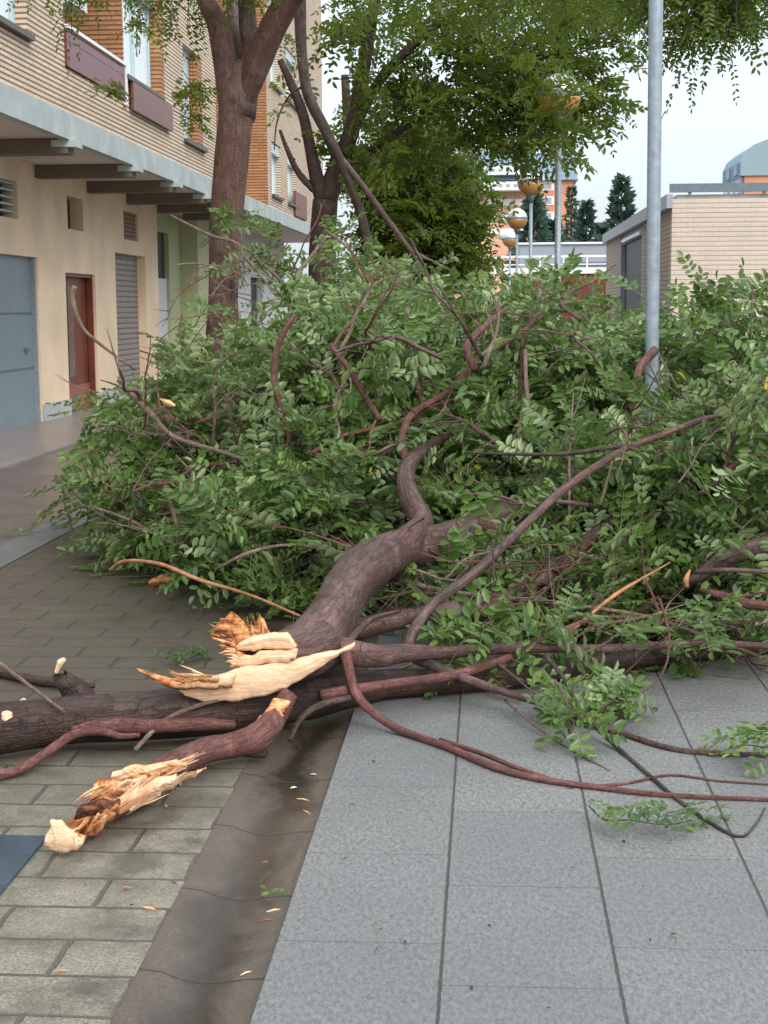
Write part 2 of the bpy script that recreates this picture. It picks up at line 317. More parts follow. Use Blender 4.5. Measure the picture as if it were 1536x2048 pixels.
# bulk leaves -> a mesh made straight from arrays
def fast_mesh(name, V, nper, faces, vals, mat, parent, loc):
    """V (N,nper,3); faces: list of equal-size tuples inside one item; vals (N,)"""
    N = len(V); me = bpy.data.meshes.new(name); V = V - np.asarray(loc)
    fl = len(faces[0]); fa = np.array(faces); off = (np.arange(N) * nper)[:, None, None]
    idx = (fa[None] + off).reshape(-1)
    me.vertices.add(N * nper); me.vertices.foreach_set('co', V.reshape(-1).astype(np.float32))
    me.loops.add(len(idx)); me.loops.foreach_set('vertex_index', idx.astype(np.int32))
    npol = len(idx) // fl; me.polygons.add(npol); me.polygons.foreach_set('loop_start', (np.arange(npol) * fl).astype(np.int32))
    me.update(calc_edges=True); me.validate()
    at = me.attributes.new('v', 'FLOAT', 'POINT'); at.data.foreach_set('value', np.repeat(vals, nper).astype(np.float32))
    me.materials.append(mat); o = bpy.data.objects.new(name, me); COL.objects.link(o)
    if parent is not None: o.parent = parent
    o.location = tuple(np.asarray(loc) - (np.asarray(parent.location) if parent is not None else 0)); return o

def compound(O, D, Nn, L, npairs=6, ll=.042, wid=.41, droop=.25, jit=.35, gb=None):
    """K pinnate leaves -> leaflet verts (K*(2n+1),6,3) and values"""
    K = len(O); D = unit(D); Nn = unit(Nn - D * np.sum(Nn * D, 1, keepdims=True)); S = np.cross(D, Nn)
    out = []; vals = []; base = rng.random(K) if gb is None else np.clip(gb * .6 + rng.random(K) * .45, 0, 1)
    sz = rng.uniform(.72, 1.38, K); L = L * (.4 + .6 * sz) if gb is not None else L
    side = np.r_[np.tile([1, -1], npairs), 0]; par = np.r_[np.repeat(np.linspace(.22, .92, npairs), 2), 1.0]
    for sgn, t in zip(side, par):
        t_ = t + rng.normal(0, .015, K) if sgn else np.full(K, t)
        p = O + D * (L * t_)[:, None]; p[:, 2] -= droop * L * t_ ** 2
        dd = D.copy(); dd[:, 2] -= droop * 1.5 * t
        a = rng.normal(.35, .18, K)[:, None]
        ld = unit(dd * a + S * sgn * (1 if sgn else 0) + (dd if sgn == 0 else 0) + rng.normal(0, jit * .5, (K, 3)))
        ln = unit(Nn + rng.normal(0, jit, (K, 3))); ln = unit(ln - ld * np.sum(ln * ld, 1, keepdims=True)); ls = np.cross(ld, ln)
        l = (ll * (sz if gb is not None else 1) * (1.0 - .25 * abs(t - .55)) * rng.uniform(.8, 1.2, K))[:, None]; w_ = l * wid * .5
        fold = ln * l * .10
        v = np.stack([p, p + ld * l * .28 + ls * w_ + fold, p + ld * l * .72 + ls * w_ * .95 + fold * .7, p + ld * l - fold * .6,
                      p + ld * l * .72 - ls * w_ * .95 + fold * .7, p + ld * l * .28 - ls * w_ + fold], 1)
        out.append(v); vals.append(np.clip(base * .6 + rng.random(K) * .4, 0, 1))
    # rachis as a thin folded strip
    return np.concatenate(out), np.concatenate(vals)
LF = [(0, 1, 2, 3), (0, 3, 4, 5)]

def rachis(mb, O, D, L, droop, r=.0016):
    for o, d, l in zip(O, unit(D), L):
        p = [o + d * l * t - np.array([0, 0, droop * l * t * t]) for t in (0, .5, 1)]
        mb.tube(p, [r, r * .8, r * .5], 3, cap=False, sub=1)

def twig_sprays(lumps, ntw, mb, lenr=(.3, .7), leaves=8, droop=.25, ll=.042, up=.25, r0=.005, Lr=(.14, .24), npairs=6, thick=None, shell=.35):
    """lumps: (centre, radii, weight). Returns leaf arrays; twig tubes go into mb"""
    wts = np.array([l[2] for l in lumps], float); wts /= wts.sum(); Os = []; Ds = []; Ns = []; Ls = []; Gb = []
    for i in range(ntw):
        gb_ = rng.random()
        c, rad, _ = lumps[rng.choice(len(lumps), p=wts)]
        q = unit(rng.normal(size=3)); rr = (shell + (1 - shell) * rng.random() ** .6) * (1.22 if rng.random() < .10 else 1); p = np.array(c) + q * np.array(rad) * rr
        if p[2] < .04: p[2] = .04 + rng.random() * .15
        out = unit(q * np.array([1, 1, .6]) + rng.normal(0, .55, 3) + np.array([0, 0, up])); l = rng.uniform(*lenr)
        st = p - out * l * .5; bend = rng.normal(0, .12, 3) * l
        pts = [st, st + out * l * .5 + bend, st + out * l + bend * .4 - np.array([0, 0, .12 * l])]
        if min(a[2] for a in pts) < .02:
            for a in pts: a[2] = max(a[2], .02)
        if mb is not None: mb.tube(pts, [r0, r0 * .75, r0 * .35], 4, cap=False, sub=2)
        nrm = unit(np.array([0, 0, 1.0]) + rng.normal(0, .5, 3)); sd_ = np.cross(out, nrm); k = leaves + rng.integers(-2, 3)
        for j in range(k):
            t = .15 + .85 * (j + rng.random() * .5) / k; t = min(t, 1)
            o = (1 - t) ** 2 * pts[0] + 2 * t * (1 - t) * (2 * pts[1] - .5 * pts[0] - .5 * pts[2]) + t * t * pts[2]
            s_ = 1 if j % 2 else -1; d = unit(out * rng.uniform(.3, .9) + sd_ * s_ + rng.normal(0, .25, 3)) if j < k - 1 else out
            Os.append(o); Ds.append(d); Ns.append(nrm + rng.normal(0, .35, 3)); Ls.append(rng.uniform(*Lr)); Gb.append(gb_)
    Os = np.array(Os); Ds = np.array(Ds); Ns = np.array(Ns); Ls = np.array(Ls)
    V, vals = compound(Os, Ds, Ns, Ls, npairs, ll, droop=droop, gb=np.array(Gb))
    bad = V[..., 2] < .012; V[..., 2][bad] = .012 + rng.random(bad.sum()) * .01
    return V, vals, (Os, Ds, Ls)

#==SETTING==
# ------------------------------------------------------------------ ground
GUT0, GUT1 = -.80, -.50
struct('ground', sheet(-300, 300, -50, 900, -.12), M['earth'])
struct('plaza', MB().box(GUT1, 40, -4, 75, -.11, 0), M['plaza'])
g = MB(); prof = [(-.80, -.006), (-.75, -.012), (-.70, -.03), (-.65, -.038), (-.60, -.034), (-.55, -.026), (-.5, -.022)]
vs = [(x, y, z) for y in (-4, 75) for x, z in prof]; k = len(prof)
g.add(vs, [(i, i + 1, k + i + 1, k + i) for i in range(k - 1)]); go_ = struct('gutter', g, M['gutter']); go_.data.polygons.foreach_set('use_smooth', np.ones(len(go_.data.polygons), bool))
struct('paver_walk', MB().box(-2.85, -.80, -4, 75, -.11, -.004), M['pavers'])
struct('kerb', MB().box(-3.12, -2.853, -4, 75, -.11, .004), M['kerb'])
struct('lane', MB().box(-4.7, -3.123, -4, 75, -.11, -.03), M['asphalt'])
struct('sidewalk', MB().box(-7.5, -4.703, -4, 75, -.11, -.008), M['sidewalk'])
p = G(95, 1675); q0 = G(0, 1675)
o = MB().box(-1.70, p[0], 3.2, p[1], -.0035, .006).build('inspection_cover', M['blueplate']); tag(o, 'flat dark blue metal cover set in the pavers at lower left', 'metal cover')

# ------------------------------------------------------------------ left apartment building
BX, FX = -6.05, -4.76
bld = empty('apartment_building', (FX, 19, 0)); tag(bld, 'cream brick apartment block with overhanging upper floors and garages on the left', 'apartment building')
def part(name, mb, mat, parent, **k): return mb.build(name, mat, parent, **k)
def wall_holes(x0, x1, y0, y1, z0, z1, holes):
    """wall slab normal to X with rectangular holes (ya,yb,za,zb)"""
    mb = MB(); ys = sorted({y0, y1, *[h[0] for h in holes], *[h[1] for h in holes]}); zs = sorted({z0, z1, *[h[2] for h in holes], *[h[3] for h in holes]})
    ys = [y for y in ys if y0 <= y <= y1]; zs = [z for z in zs if z0 <= z <= z1]
    for a, b in zip(ys, ys[1:]):
        st = None
        for c, d in zip(zs, zs[1:]):
            my, mz = (a + b) / 2, (c + d) / 2; hole = any(h[0] < my < h[1] and h[2] < mz < h[3] for h in holes)
            if hole:
                if st is not None: mb.box(x0, x1, a, b, st, c); st = None
            elif st is None: st = c
        if st is not None: mb.box(x0, x1, a, b, st, zs[-1])
    return mb
def yat(px, X): return WX(px, 615, X)[1]
def zat(px, py, X): return WX(px, py, X)[2]
gy1 = yat(78, BX); gz = 2.2
dy0, dy1 = yat(133, BX), yat(192, BX); ry0, ry1 = yat(233, BX), yat(293, BX)
vents = [(yat(-25, BX), yat(43, BX)), (yat(141, BX), yat(172, BX)), (yat(252, BX), yat(280, BX))]
VZ = (2.66, 3.13); END = yat(318, BX)
holes = [(16.2, gy1, -.1, gz), (dy0, dy1, -.1, 2.03), (ry0, ry1, -.1, 2.42)] + [(a, b, *VZ) for a, b in vents]
part('ground_floor_wall', wall_holes(BX - .3, BX, 8, END, -.1, 3.42, holes), M['plaster'], bld)
part('garage_door', box(BX - .14, BX - .09, 16.2, gy1, -.1, gz), M['garage'], bld)
dr = part('door', box(BX - .2, BX - .14, dy0, dy1, -.1, 2.03), M['reddoor'], bld)
part('glass_strip', box(BX - .138, BX - .13, dy0 + .55, dy0 + .85, .5, 1.85), plain('door_glass', (.16, .11, .10), .25), dr); part('kick_panel', box(BX - .138, BX - .12, dy0 + .05, dy1 - .05, 0, .38), plain('kick_panel', (.27, .11, .08), .5), dr)
part('handle', box(BX - .14, BX - .10, dy0 + .12, dy0 + .16, .95, 1.15), M['steel'], dr)
part('door_frame', MB().box(BX - .13, BX - .04, dy0, dy0 + .05, -.1, 2.03).box(BX - .13, BX - .04, dy1 - .05, dy1, -.1, 2.03).box(BX - .13, BX - .04, dy0 + .05, dy1 - .05, 1.98, 2.03), M['reddoor'], dr)
gdr = bld.children[1]; mb = MB()
part('panel_rib', box(BX - .088, BX - .08, 16.2, gy1, .72, .74), M['steeld'], gdr); part('panel_rib', box(BX - .088, BX - .08, 16.2, gy1, 1.45, 1.47), M['steeld'], gdr); part('frame', box(BX - .12, BX - .03, gy1 - .06, gy1 - .003, -.1, gz), M['steel'], gdr); part('handle', box(BX - .085, BX - .05, gy1 - .45, gy1 - .3, .95, 1.0), M['steeld'], gdr)
part('plinth', box(BX + .002, BX + .03, gy1, dy0, -.1, .22), M['concrete'], bld); part('plinth', box(BX + .002, BX + .03, dy1, ry0, -.1, .22), M['concrete'], bld); part('plinth', box(BX + .002, BX + .03, ry1, END, -.1, .22), M['concrete'], bld)
part('roller_shutter', box(BX - .2, BX - .15, ry0, ry1, -.1, 2.42), M['rolls'], bld)
v0 = part('vent', box(BX - .26, BX - .2, vents[0][0], vents[0][1], *VZ), M['dark'], bld)
mb = MB()
for k in range(5): mb.box(BX - .19, BX - .05, vents[0][0], vents[0][1], VZ[0] + .08 + k * .09, VZ[0] + .10 + k * .09)
part('vent_slat', mb, M['frame'], v0)
part('vent', box(BX - .28, BX - .2, *vents[1], *VZ), M['dark'], bld)
part('vent', box(BX - .1, BX - .04, *vents[2], *VZ), M['brownvent'], bld)
# recessed green shop front and the white ones beyond
gE = yat(418, BX); GX = BX - .35
part('shop_wall', wall_holes(GX - .3, GX, END, gE + .8, -.1, 3.42, [(END + .5, END + 2.7, -.1, 3.0)]), M['green_wall'], bld)
part('shop_pier', box(GX + .003, BX + .02, gE - 1.3, gE, -.1, 3.42), M['green_wall'], bld)
part('shop_door', box(GX - .12, GX - .06, END + .5, END + 2.7, -.1, 2.1), M['whitepanel'], bld)
part('shop_window', box(GX - .15, GX - .1, END + .5, END + 2.7, 2.1, 3.0), M['glassd'], bld)
part('ground_floor_wall', wall_holes(BX - .3, BX, gE + .8, 46, -.1, 3.42, [(gE + 6, gE + 8, -.1, 2.3)]), M['white_wall'], bld)
part('door', box(BX - .2, BX - .15, gE + 6, gE + 8, -.1, 2.3), M['glassd'], bld)
# slab with beams
part('slab', box(BX - 3, FX - .06, 8, 46, 3.42, 3.60), M['soffit'], bld)
part('fascia', box(FX - .057, FX + .05, 8, 46, 3.40, 3.69), M['concrete'], bld)
for px in (-90, 148, 272, 352, 413, 460, 500):
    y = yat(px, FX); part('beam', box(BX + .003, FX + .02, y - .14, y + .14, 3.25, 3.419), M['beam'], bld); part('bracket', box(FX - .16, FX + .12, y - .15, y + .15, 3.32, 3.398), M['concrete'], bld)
# upper facade
w1 = (14.0, yat(74, FX), 4.32, 5.9); bal = (yat(146, FX), yat(260, FX), 4.2, 6.3); w2 = (yat(262, FX), yat(330, FX), 4.55, 6.0)
w3 = (yat(377, FX), yat(414, FX), 4.15, 5.62); rec = (yat(440, FX), yat(540, FX))
w4 = (yat(548, FX), yat(566, FX), 4.0, 5.15); w5 = (yat(579, FX), yat(596, FX), 4.0, 5.15); w6 = (yat(548, FX), yat(566, FX), 6.4, 7.6); w7 = (yat(579, FX), yat(600, FX), 6.4, 7.6)
up = [(w1[0], w1[1], w1[2] + 2.8, w1[3] + 2.6), (w2[0], w2[1], 7.4, 8.8)]
part('facade', wall_holes(FX - .3, FX, 8, rec[0], 3.69, 13, [w1, bal, w2, w3] + up), M['brick'], bld)
part('facade', wall_holes(FX - .3, FX, rec[1], 45, 3.69, 13, [w4, w5, w6, w7]), M['brick'], bld)
part('recess_wall', box(BX - .3, BX, rec[0], rec[1], 3.6, 13), M['brick'], bld)
part('return_wall', box(BX + .003, FX - .003, rec[1] - .003, rec[1] + .2, 3.61, 13), M['brickx'], bld)
part('return_wall', box(BX, FX - .303, rec[0] - .2, rec[0] + .003, 3.61, 13), M['brick'], bld)
part('balcony_wall', box(BX - .1, BX, bal[0], bal[1], 3.61, 6.6), M['brickx'], bld)
part('balcony_wall', box(BX + .003, FX - .303, bal[1] - .01, bal[1] + .15, 3.61, 6.6), M['brickx'], bld)
part('balcony_wall', box(FX - .3, FX + .004, bal[1] - .012, bal[1] - .002, bal[2], bal[3]), M['brickx'], bld)
part('balcony_ceiling', box(BX, FX - .303, bal[0], bal[1], 6.3, 6.45), M['soffit'], bld)
part('jamb', box(FX - .117, FX + .025, w2[1] - .02, w2[1] + .24, 4.3, 6.4), M['brickx'], bld)
part('jamb', box(FX - .3, FX - .005, w3[1] - .45, w3[1] - .003, w3[2], w3[3]), M['brickx'], bld)
bp = part('balcony_panel', box(FX - .02, FX + .03, bal[0], bal[1] - .05, 4.22, 4.60), M['burg'], bld)
part('handrail', box(FX - .04, FX + .05, bal[0], bal[1] - .03, 4.64, 4.68), M['whitemetal'], bp)
part('post', box(FX - .03, FX + .05, bal[1] - .04, bal[1] + .02, 4.15, 4.68), M['whitemetal'], bp)
part('balcony_panel', box(FX + .03, FX + .07, w2[0] + .2, yat(346, FX), 4.12, 4.50), M['burg2'], bld)
for (a, b, c, d) in (w1, w2, w3, w4, w5, w6, w7, *up):
    f = part('window', MB().box(FX - .2, FX - .12, a, a + .08, c, d).box(FX - .2, FX - .12, b - .08, b, c, d).box(FX - .2, FX - .12, a + .08, b - .08, c, c + .07).box(FX - .2, FX - .12, a + .08, b - .08, d - .07, d)
             .box(FX - .197, FX - .117, (a + b) / 2 - .05, (a + b) / 2 + .05, c + .07, d - .07), M['frame'], bld)
    part('pane', box(FX - .18, FX - .165, a + .08, b - .08, c + .07, d - .07), M['glass'], f)
    if (a, b) == (w3[0], w3[1]): part('blind', box(FX - .16, FX - .13, a + .08, b - .5, c + .35, d - .1), M['blind'], f)
    else:
        part('curtain', box(FX - .162, FX - .150, a + .12, a + (b - a) * .46, c + .08, d - .1), M['curtain'], f)
        part('curtain', box(FX - .162, FX - .150, a + (b - a) * .53, b - .12, c + .08, d - .1), M['curtain'], f)
        part('shutter_box', box(FX - .17, FX - .03, a, b, d - .22, d - .003), M['blind'], f)
    part('sill', box(FX - .1, FX + .07, a - .06, b + .06, c - .06, c - .002), M['sill'], f)
part('balcony_panel', box(FX, FX + .06, yat(590, FX), yat(612, FX), 3.75, 4.35), M['burg2'], bld)
part('roof', box(BX - 8, FX + .3, 8, 45.5, 13, 13.3), M['concrete'], bld)
ac = empty('air_conditioner', (FX - .55, yat(175, FX), 5.25)); tag(ac, 'pale grey air conditioning unit hung in the balcony recess above the burgundy panel', 'air conditioner')
yc = yat(205, FX); 
part('casing', box(-5.5, -4.95, yc - .3, yc + .45, 5.12, 5.7), M['whitepanel'], ac); mb = MB()
for k in range(5): mb.box(-4.949, -4.94, yc - .2, yc + .3, 5.2 + k * .09, 5.23 + k * .09)
part('grille', mb, M['steeld'], ac); part('pipe', MB().tube([(-5.2, yc + .1, 5.12), (-5.2, yc + .15, 5.05), (-5.25, yc + .4, 5.0), (-5.5, yc + .6, 5.02)], .025, 8), M['whitepanel'], ac, smooth=True)

# shop signs seen through the leaves
p = W(610, 570, 30); sg = empty('shop_sign', p); tag(sg, 'green shop sign glimpsed through the leaves right of the standing trunk', 'sign')
part('panel', box(p[0] - .28, p[0] + .16, 30, 30.1, p[2] - .16, p[2] + .14), M['green_sign'], sg); part('post', box(p[0] - .08, p[0] - .03, 30.02, 30.08, -.1, p[2] - .16), M['steeld'], sg)
p = W(685, 588, 32); sg = empty('shop_awning', p); tag(sg, 'green awning strip with red edge behind the leaf pile', 'awning')
part('canopy', MB().add([(p[0] - .5, 32.4, p[2] + .12), (p[0] + .2, 32.4, p[2] + .12), (p[0] + .2, 32, p[2] - .06), (p[0] - .5, 32, p[2] - .06), (p[0] - .5, 32.4, p[2] + .08), (p[0] + .2, 32.4, p[2] + .08), (p[0] + .2, 32, p[2] - .1), (p[0] - .5, 32, p[2] - .1)], [(0, 3, 2, 1), (4, 5, 6, 7), (3, 7, 6, 2), (0, 4, 7, 3), (1, 2, 6, 5), (0, 1, 5, 4)]), M['green_sign'], sg)
part('valance', box(p[0] - .5, p[0] + .2, 31.97, 31.99, p[2] - .16, p[2] - .1), M['redwall'], sg)
part('post', box(p[0] - .02, p[0] + .03, 32.2, 32.25, -.1, p[2] + .02), M['steeld'], sg)

# ------------------------------------------------------------------ right side: brick pavilion
PX = 3.5; PY = 30.2
pav = empty('brick_pavilion', (PX, PY, 0)); tag(pav, 'low beige brick building with flat roof edge, right of the tall grey pole', 'building')
pe = WX(1212, 560, PX)[1]; gl0, gl1 = WX(1240, 560, PX)[1], WX(1284, 560, PX)[1]
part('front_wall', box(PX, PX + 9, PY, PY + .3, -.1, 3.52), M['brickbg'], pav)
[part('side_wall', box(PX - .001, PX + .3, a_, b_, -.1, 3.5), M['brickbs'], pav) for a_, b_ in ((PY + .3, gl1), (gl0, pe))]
gd = part('glazed_entrance', box(PX + .12, PX + .18, gl1, gl0, -.1, 3.1), M['glassd'], pav)
part('lintel', box(PX + .05, PX + .25, gl1, gl0, 3.1, 3.5), M['steeld'], gd); part('lamp_strip', box(PX - .05, PX + .1, gl1 + .3, gl0 - .8, 3.12, 3.2), M['whitemetal'], gd)
[part('pillar', box(PX + .0, PX + .12, y, y + .15, -.1, 3.1), M['steel'], gd) for y in (gl1 + .0, gl0 - .15)]
part('roof', box(PX + .1, PX + 9, PY + .1, pe, 3.52, 3.6), M['concrete'], pav)
part('roof_edge', box(PX - .12, PX - .003, PY - .1, pe, 3.34, 3.6), M['greybox'], pav)
rl = part('roof_rail', box(PX - .05, PX + 9, PY - .02, PY + .08, 3.64, 3.80), M['steeld'], pav)
[part('rail_foot', box(PX + .3 + k * 1.4, PX + .36 + k * 1.4, PY, PY + .06, 3.6, 3.64), M['steeld'], rl) for k in range(6)]
mb = MB().add([(PX - .05, PY, 3.64), (PX + .1, PY, 3.64), (PX + .1, PY, 3.8), (PX - .05, PY, 3.8), (PX - .1, pe, 3.5), (PX + .05, pe, 3.5), (PX + .05, pe, 3.62), (PX - .1, pe, 3.62)], [(0, 1, 2, 3), (7, 6, 5, 4), (0, 4, 5, 1), (3, 2, 6, 7), (0, 3, 7, 4), (1, 5, 6, 2)])
# far terrace: red wall, white parapet, rails, grey hall
TY = 60
t0 = W(870, 560, TY); t1 = W(1215, 560, TY)
ter = empty('terrace_building', (t0[0], TY, 0)); tag(ter, 'far low building with dark red wall, white parapet rail and grey upper box', 'building')
zt = lambda py, Y: W(1080, py, Y)[2]
part('red_wall', box(W(1036, 560, TY)[0], t1[0] + 4, TY, TY + .3, -.1, zt(548, TY)), M['redwall'], ter)
part('parapet', box(t0[0] - 1.5, t1[0] + 4, TY - .1, TY + .35, zt(548, TY) + .003, zt(536, TY)), M['whitemetal'], ter)
mb = MB().box(t0[0] - 1.5, t1[0] + 4, TY, TY + .05, zt(515, TY), zt(511, TY)).box(t0[0] - 1.5, t1[0] + 4, TY, TY + .05, zt(530, TY), zt(528, TY))
for k in range(12): mb.box(t0[0] - 1.4 + k * .9, t0[0] - 1.35 + k * .9, TY + .005, TY + .045, zt(536, TY), zt(511, TY))
part('rail', mb, M['whitemetal'], ter)
a = W(1040, 500, TY + 4); b = W(1220, 500, TY + 4)
gb = part('upper_box', box(a[0], b[0] + 4, TY + 4, TY + 12, -.1, zt(489, TY + 4)), M['greybox'], ter)
part('roof_trim', box(a[0] - .1, b[0] + 4.1, TY + 3.9, TY + 4 - .003, zt(489, TY + 4), zt(485, TY + 4)), M['whitemetal'], gb); c = W(1165, 520, TY + 4)
part('vent_panel', box(c[0] - .8, c[0] + 1.2, TY + 3.96, TY + 3.99, zt(532, TY + 4), zt(525, TY + 4)), M['steeld'], gb)
# far orange apartment block
AY = 130; ap = W(960, 400, AY); aq = W(1146, 400, AY); am = W(1078, 400, AY)
apt = empty('apartment_tower', (ap[0], AY, 0)); tag(apt, 'distant orange brick apartment block with slate roof behind the globe lamps', 'apartment building')
za = lambda py, Y=AY: W(1080, py, Y)[2]
part('wall', box(am[0], aq[0], AY, AY + 12, -.1, za(361)), M['brickfar'], apt)
part('wall', box(ap[0] - 9, am[0], AY + 1.5, AY + 12, -.1, za(361)), plain('far_salmon_wall', (.66, .38, .27), .8), apt)
part('roof', MB().add([(ap[0] - 9.5, AY - .4, za(361) + .01), (aq[0] + .4, AY - .4, za(361) + .01), (aq[0] + .4, AY + 12, za(361) + .01), (ap[0] - 9.5, AY + 12, za(361) + .01), (ap[0] - 9, AY + 2.5, za(300)), (aq[0] - .3, AY + 2.5, za(300)), (aq[0] - .3, AY + 10, za(300)), (ap[0] - 9, AY + 10, za(300))], [(0, 3, 2, 1), (4, 5, 6, 7), (0, 1, 5, 4), (1, 2, 6, 5), (2, 3, 7, 6), (3, 0, 4, 7)]), M['slate'], apt)
for py0, py1 in ((333, 350), (364, 381)):
    bp = part('balcony_band', box(ap[0] + .3, am[0] - 1.0, AY - .9, AY + .9, za(py1), za(py0)), M['whitemetal'], apt)
    for k in range(6):
        x = ap[0] + .9 + k * .62; part('window', box(x, x + .32, AY - .93, AY - .903, za(py1) + .25, za(py0) - .2), M['greybox'], bp)
for py in (364, 393, 424, 455):
    x = W(1092, py, AY)[0]; f = part('window', box(x - .65, x + .65, AY - .05, AY - .002, za(py + 17), za(py)), M['whitemetal'], apt); part('pane', box(x - .45, x + .45, AY - .07, AY - .053, za(py + 15), za(py + 2)), M['greybox'], f)
for py in (395, 425, 455):
    for px in (985, 1015, 1045):
        x = W(px, py, AY)[0]; part('balcony_band', box(x - .6, x + .5, AY + 1.4, AY + 1.49, za(py + 14), za(py)), M['whitemetal'], apt)
# mansard building at right edge
RY = 70; r0 = W(1446, 350, RY); zr = lambda py: W(1490, py, RY)[2]
man = empty('mansard_building', (r0[0], RY, 0)); tag(man, 'distant building with teal and grey mansard roof rising over the beige brick wall', 'building')
x0 = r0[0]
def prism(prof, y0, y1):
    k = len(prof); return MB().add([(x, y0, z) for x, z in prof] + [(x, y1, z) for x, z in prof], [tuple(range(k)), tuple(range(2 * k - 1, k - 1, -1))] + [(i, k + i, k + (i + 1) % k, (i + 1) % k) for i in range(k)])
px2x = lambda px: W(px, 320, RY)[0]
part('wall', box(px2x(1490), px2x(1700), RY, RY + 5.4, -.1, zr(352)), M['brickfar'], man)
part('side_wall', box(px2x(1484), px2x(1490) - .003, RY + .2, RY + 5.2, -.1, zr(352)), M['greybox'], man)
for k in range(3): part('window', box(px2x(1484) - .03, px2x(1484) - .003, RY + .6 + k * 1.6, RY + 1.5 + k * 1.6, zr(384), zr(362)), M['whitemetal'], man)
pr = [(px2x(1482), zr(352) + .01), (px2x(1482), zr(322)), (px2x(1490), zr(304)), (px2x(1506), zr(290)), (px2x(1532), zr(280)), (px2x(1700), zr(276)), (px2x(1700), zr(352) + .01)]
part('roof', prism(pr, RY - .1, RY + .25), M['tealg'], man)
sr = part('side_roof', prism([(x + .01, z - .01) for x, z in pr], RY + .253, RY + 5.4), M['teal'], man)
for k in range(2): part('roof_window', box(px2x(1482) - .04, px2x(1482) + .1, RY + .9 + k * 2.2, RY + 1.8 + k * 2.2, zr(346), zr(326)), M['greybox'], sr)
pr2 = px2x(1416); mb = MB().tube([(pr2, RY - 3, -.1), (pr2, RY - 3, zr(368))], .05, 6, sub=1)
part('chimney', MB().box(px2x(1560), px2x(1580), RY + 1, RY + 2, zr(276), zr(262)), M['greybox'], man)

# ------------------------------------------------------------------ lamps and pole
def globe_lamp(X, Y, H, r, name_label):
    t = empty('globe_lamp', (X, Y, 0)); tag(t, name_label, 'street lamp', 'globe lamps in a row along the plaza')
    zc = H
    part('pole', MB().tube([(X, Y, -.02), (X, Y, 1.2), (X, Y, zc - r - .1)], [.045, .038, .034], 12, sub=1), M['steel'], t, smooth=True)
    part('collar', MB().tube([(X, Y, zc - r - .12), (X, Y, zc - r - .03), (X, Y, zc - r + .02)], [.05, .07, .10], 12, sub=1), M['steeld'], t, smooth=True)
    for nm, sg_, mt in (('amber_half', -1, 'amber'), ('clear_half', 1, 'clear')):
        vs = []; f = []; n1 = 8; n2 = 24
        for i in range(n1 + 1):
            a = i / n1 * math.pi / 2
            for j in range(n2): b_ = j / n2 * 2 * math.pi; vs.append((X + r * math.cos(a) * math.cos(b_), Y + r * math.cos(a) * math.sin(b_), zc + sg_ * (r * math.sin(a) + .004)))
        for i in range(n1):
            for j in range(n2): q = (i * n2 + j, i * n2 + (j + 1) % n2, (i + 1) * n2 + (j + 1) % n2, (i + 1) * n2 + j); f.append(q if sg_ > 0 else q[::-1])
        f.append(tuple(range(n2)) if sg_ < 0 else tuple(range(n2))[::-1])
        part(nm, MB().add(vs, f), M[mt], t, smooth=(True))
    part('rim', MB().tube([(X, Y, zc - .012), (X, Y, zc + .012)], r * 1.02, 24, sub=1), M['steeld'], t)
    return t
for (px, py, Y, r, lb) in ((1118, 192, 18.1, .25, 'highest globe lamp half hidden in the hanging leaves'), (1062, 365, 30.4, .262, 'globe lamp with amber lower half in front of the orange block'),
                       (1034, 438, 43, .285, 'second smallest globe lamp, overlapping the dark tree edge'), (1020, 478, 56, .29, 'smallest and lowest globe lamp, farthest along the row')):
    p = W(px, py, Y); globe_lamp(p[0], Y, p[2], r, lb)
YP = 7.35; a = W(1304, 700, YP); b = W(1312, 0, YP)
pl = empty('street_pole', (a[0], YP, 0)); tag(pl, 'tall plain grey metal pole rising from the right side of the leaf pile', 'pole')
part('shaft', MB().tube([(a[0] - .004, YP, 0), (a[0], YP, 1.3), (b[0], YP, b[2]), (b[0] + .004, YP, 4.6)], [.036, .031, .033, .033], 20, sub=1), M['steel'], pl, smooth=True)
part('base_plate', MB().box(a[0] - .12, a[0] + .12, YP - .12, YP + .12, .001, .02), M['steeld'], pl)

# ------------------------------------------------------------------ conifers
def conifer(px, pytop, pybase, Y, wid, label, narrow=False):
    T = W(px, pytop, Y); B = W(px, pybase, Y); x = B[0]; H = T[2] - 0; t = empty('conifer_tree', (x, Y, 0)); tag(t, label, 'tree', 'conifers behind the far terrace')
    part('trunk', MB().tube([(x, Y, -.1), (x, Y, H * .96)], [.2, .03], 6, sub=1), M['barkd'], t)
    K = 1500; z = H * (.12 + .88 * rng.random(K) ** .8); rel = 1 - z / H; lay = .68 + .36 * np.sin(z * 7.5 + rng.normal(0, .3, K))
    rmax = wid * (rel ** (.95 if not narrow else .45)) * lay; a = rng.random(K) * 6.283; rr = rmax * (.35 + .65 * rng.random(K) ** .5) * (1 + .18 * np.sin(a * 3 + z))
    O = np.stack([x + np.cos(a) * rr, Y + np.sin(a) * rr, z + rr * (.12 if not narrow else .5)], 1)
    D = np.stack([np.cos(a), np.sin(a), rng.normal(.35, .3, K)], 1); L = rng.uniform(.2, .5, K) * (wid / 1.2) ** .5
    D = unit(D); N_ = unit(rng.normal(size=(K, 3))); S = unit(np.cross(D, N_)) * (L * .22)[:, None]
    V = np.stack([O, O + D * L[:, None] * .5 + S, O + D * L[:, None], O + D * L[:, None] * .5 - S], 1)
    fast_mesh('crown', V, 4, [(0, 1, 2, 3)], rng.random(K) * .9, M['conif'], t, (x, Y, 0))
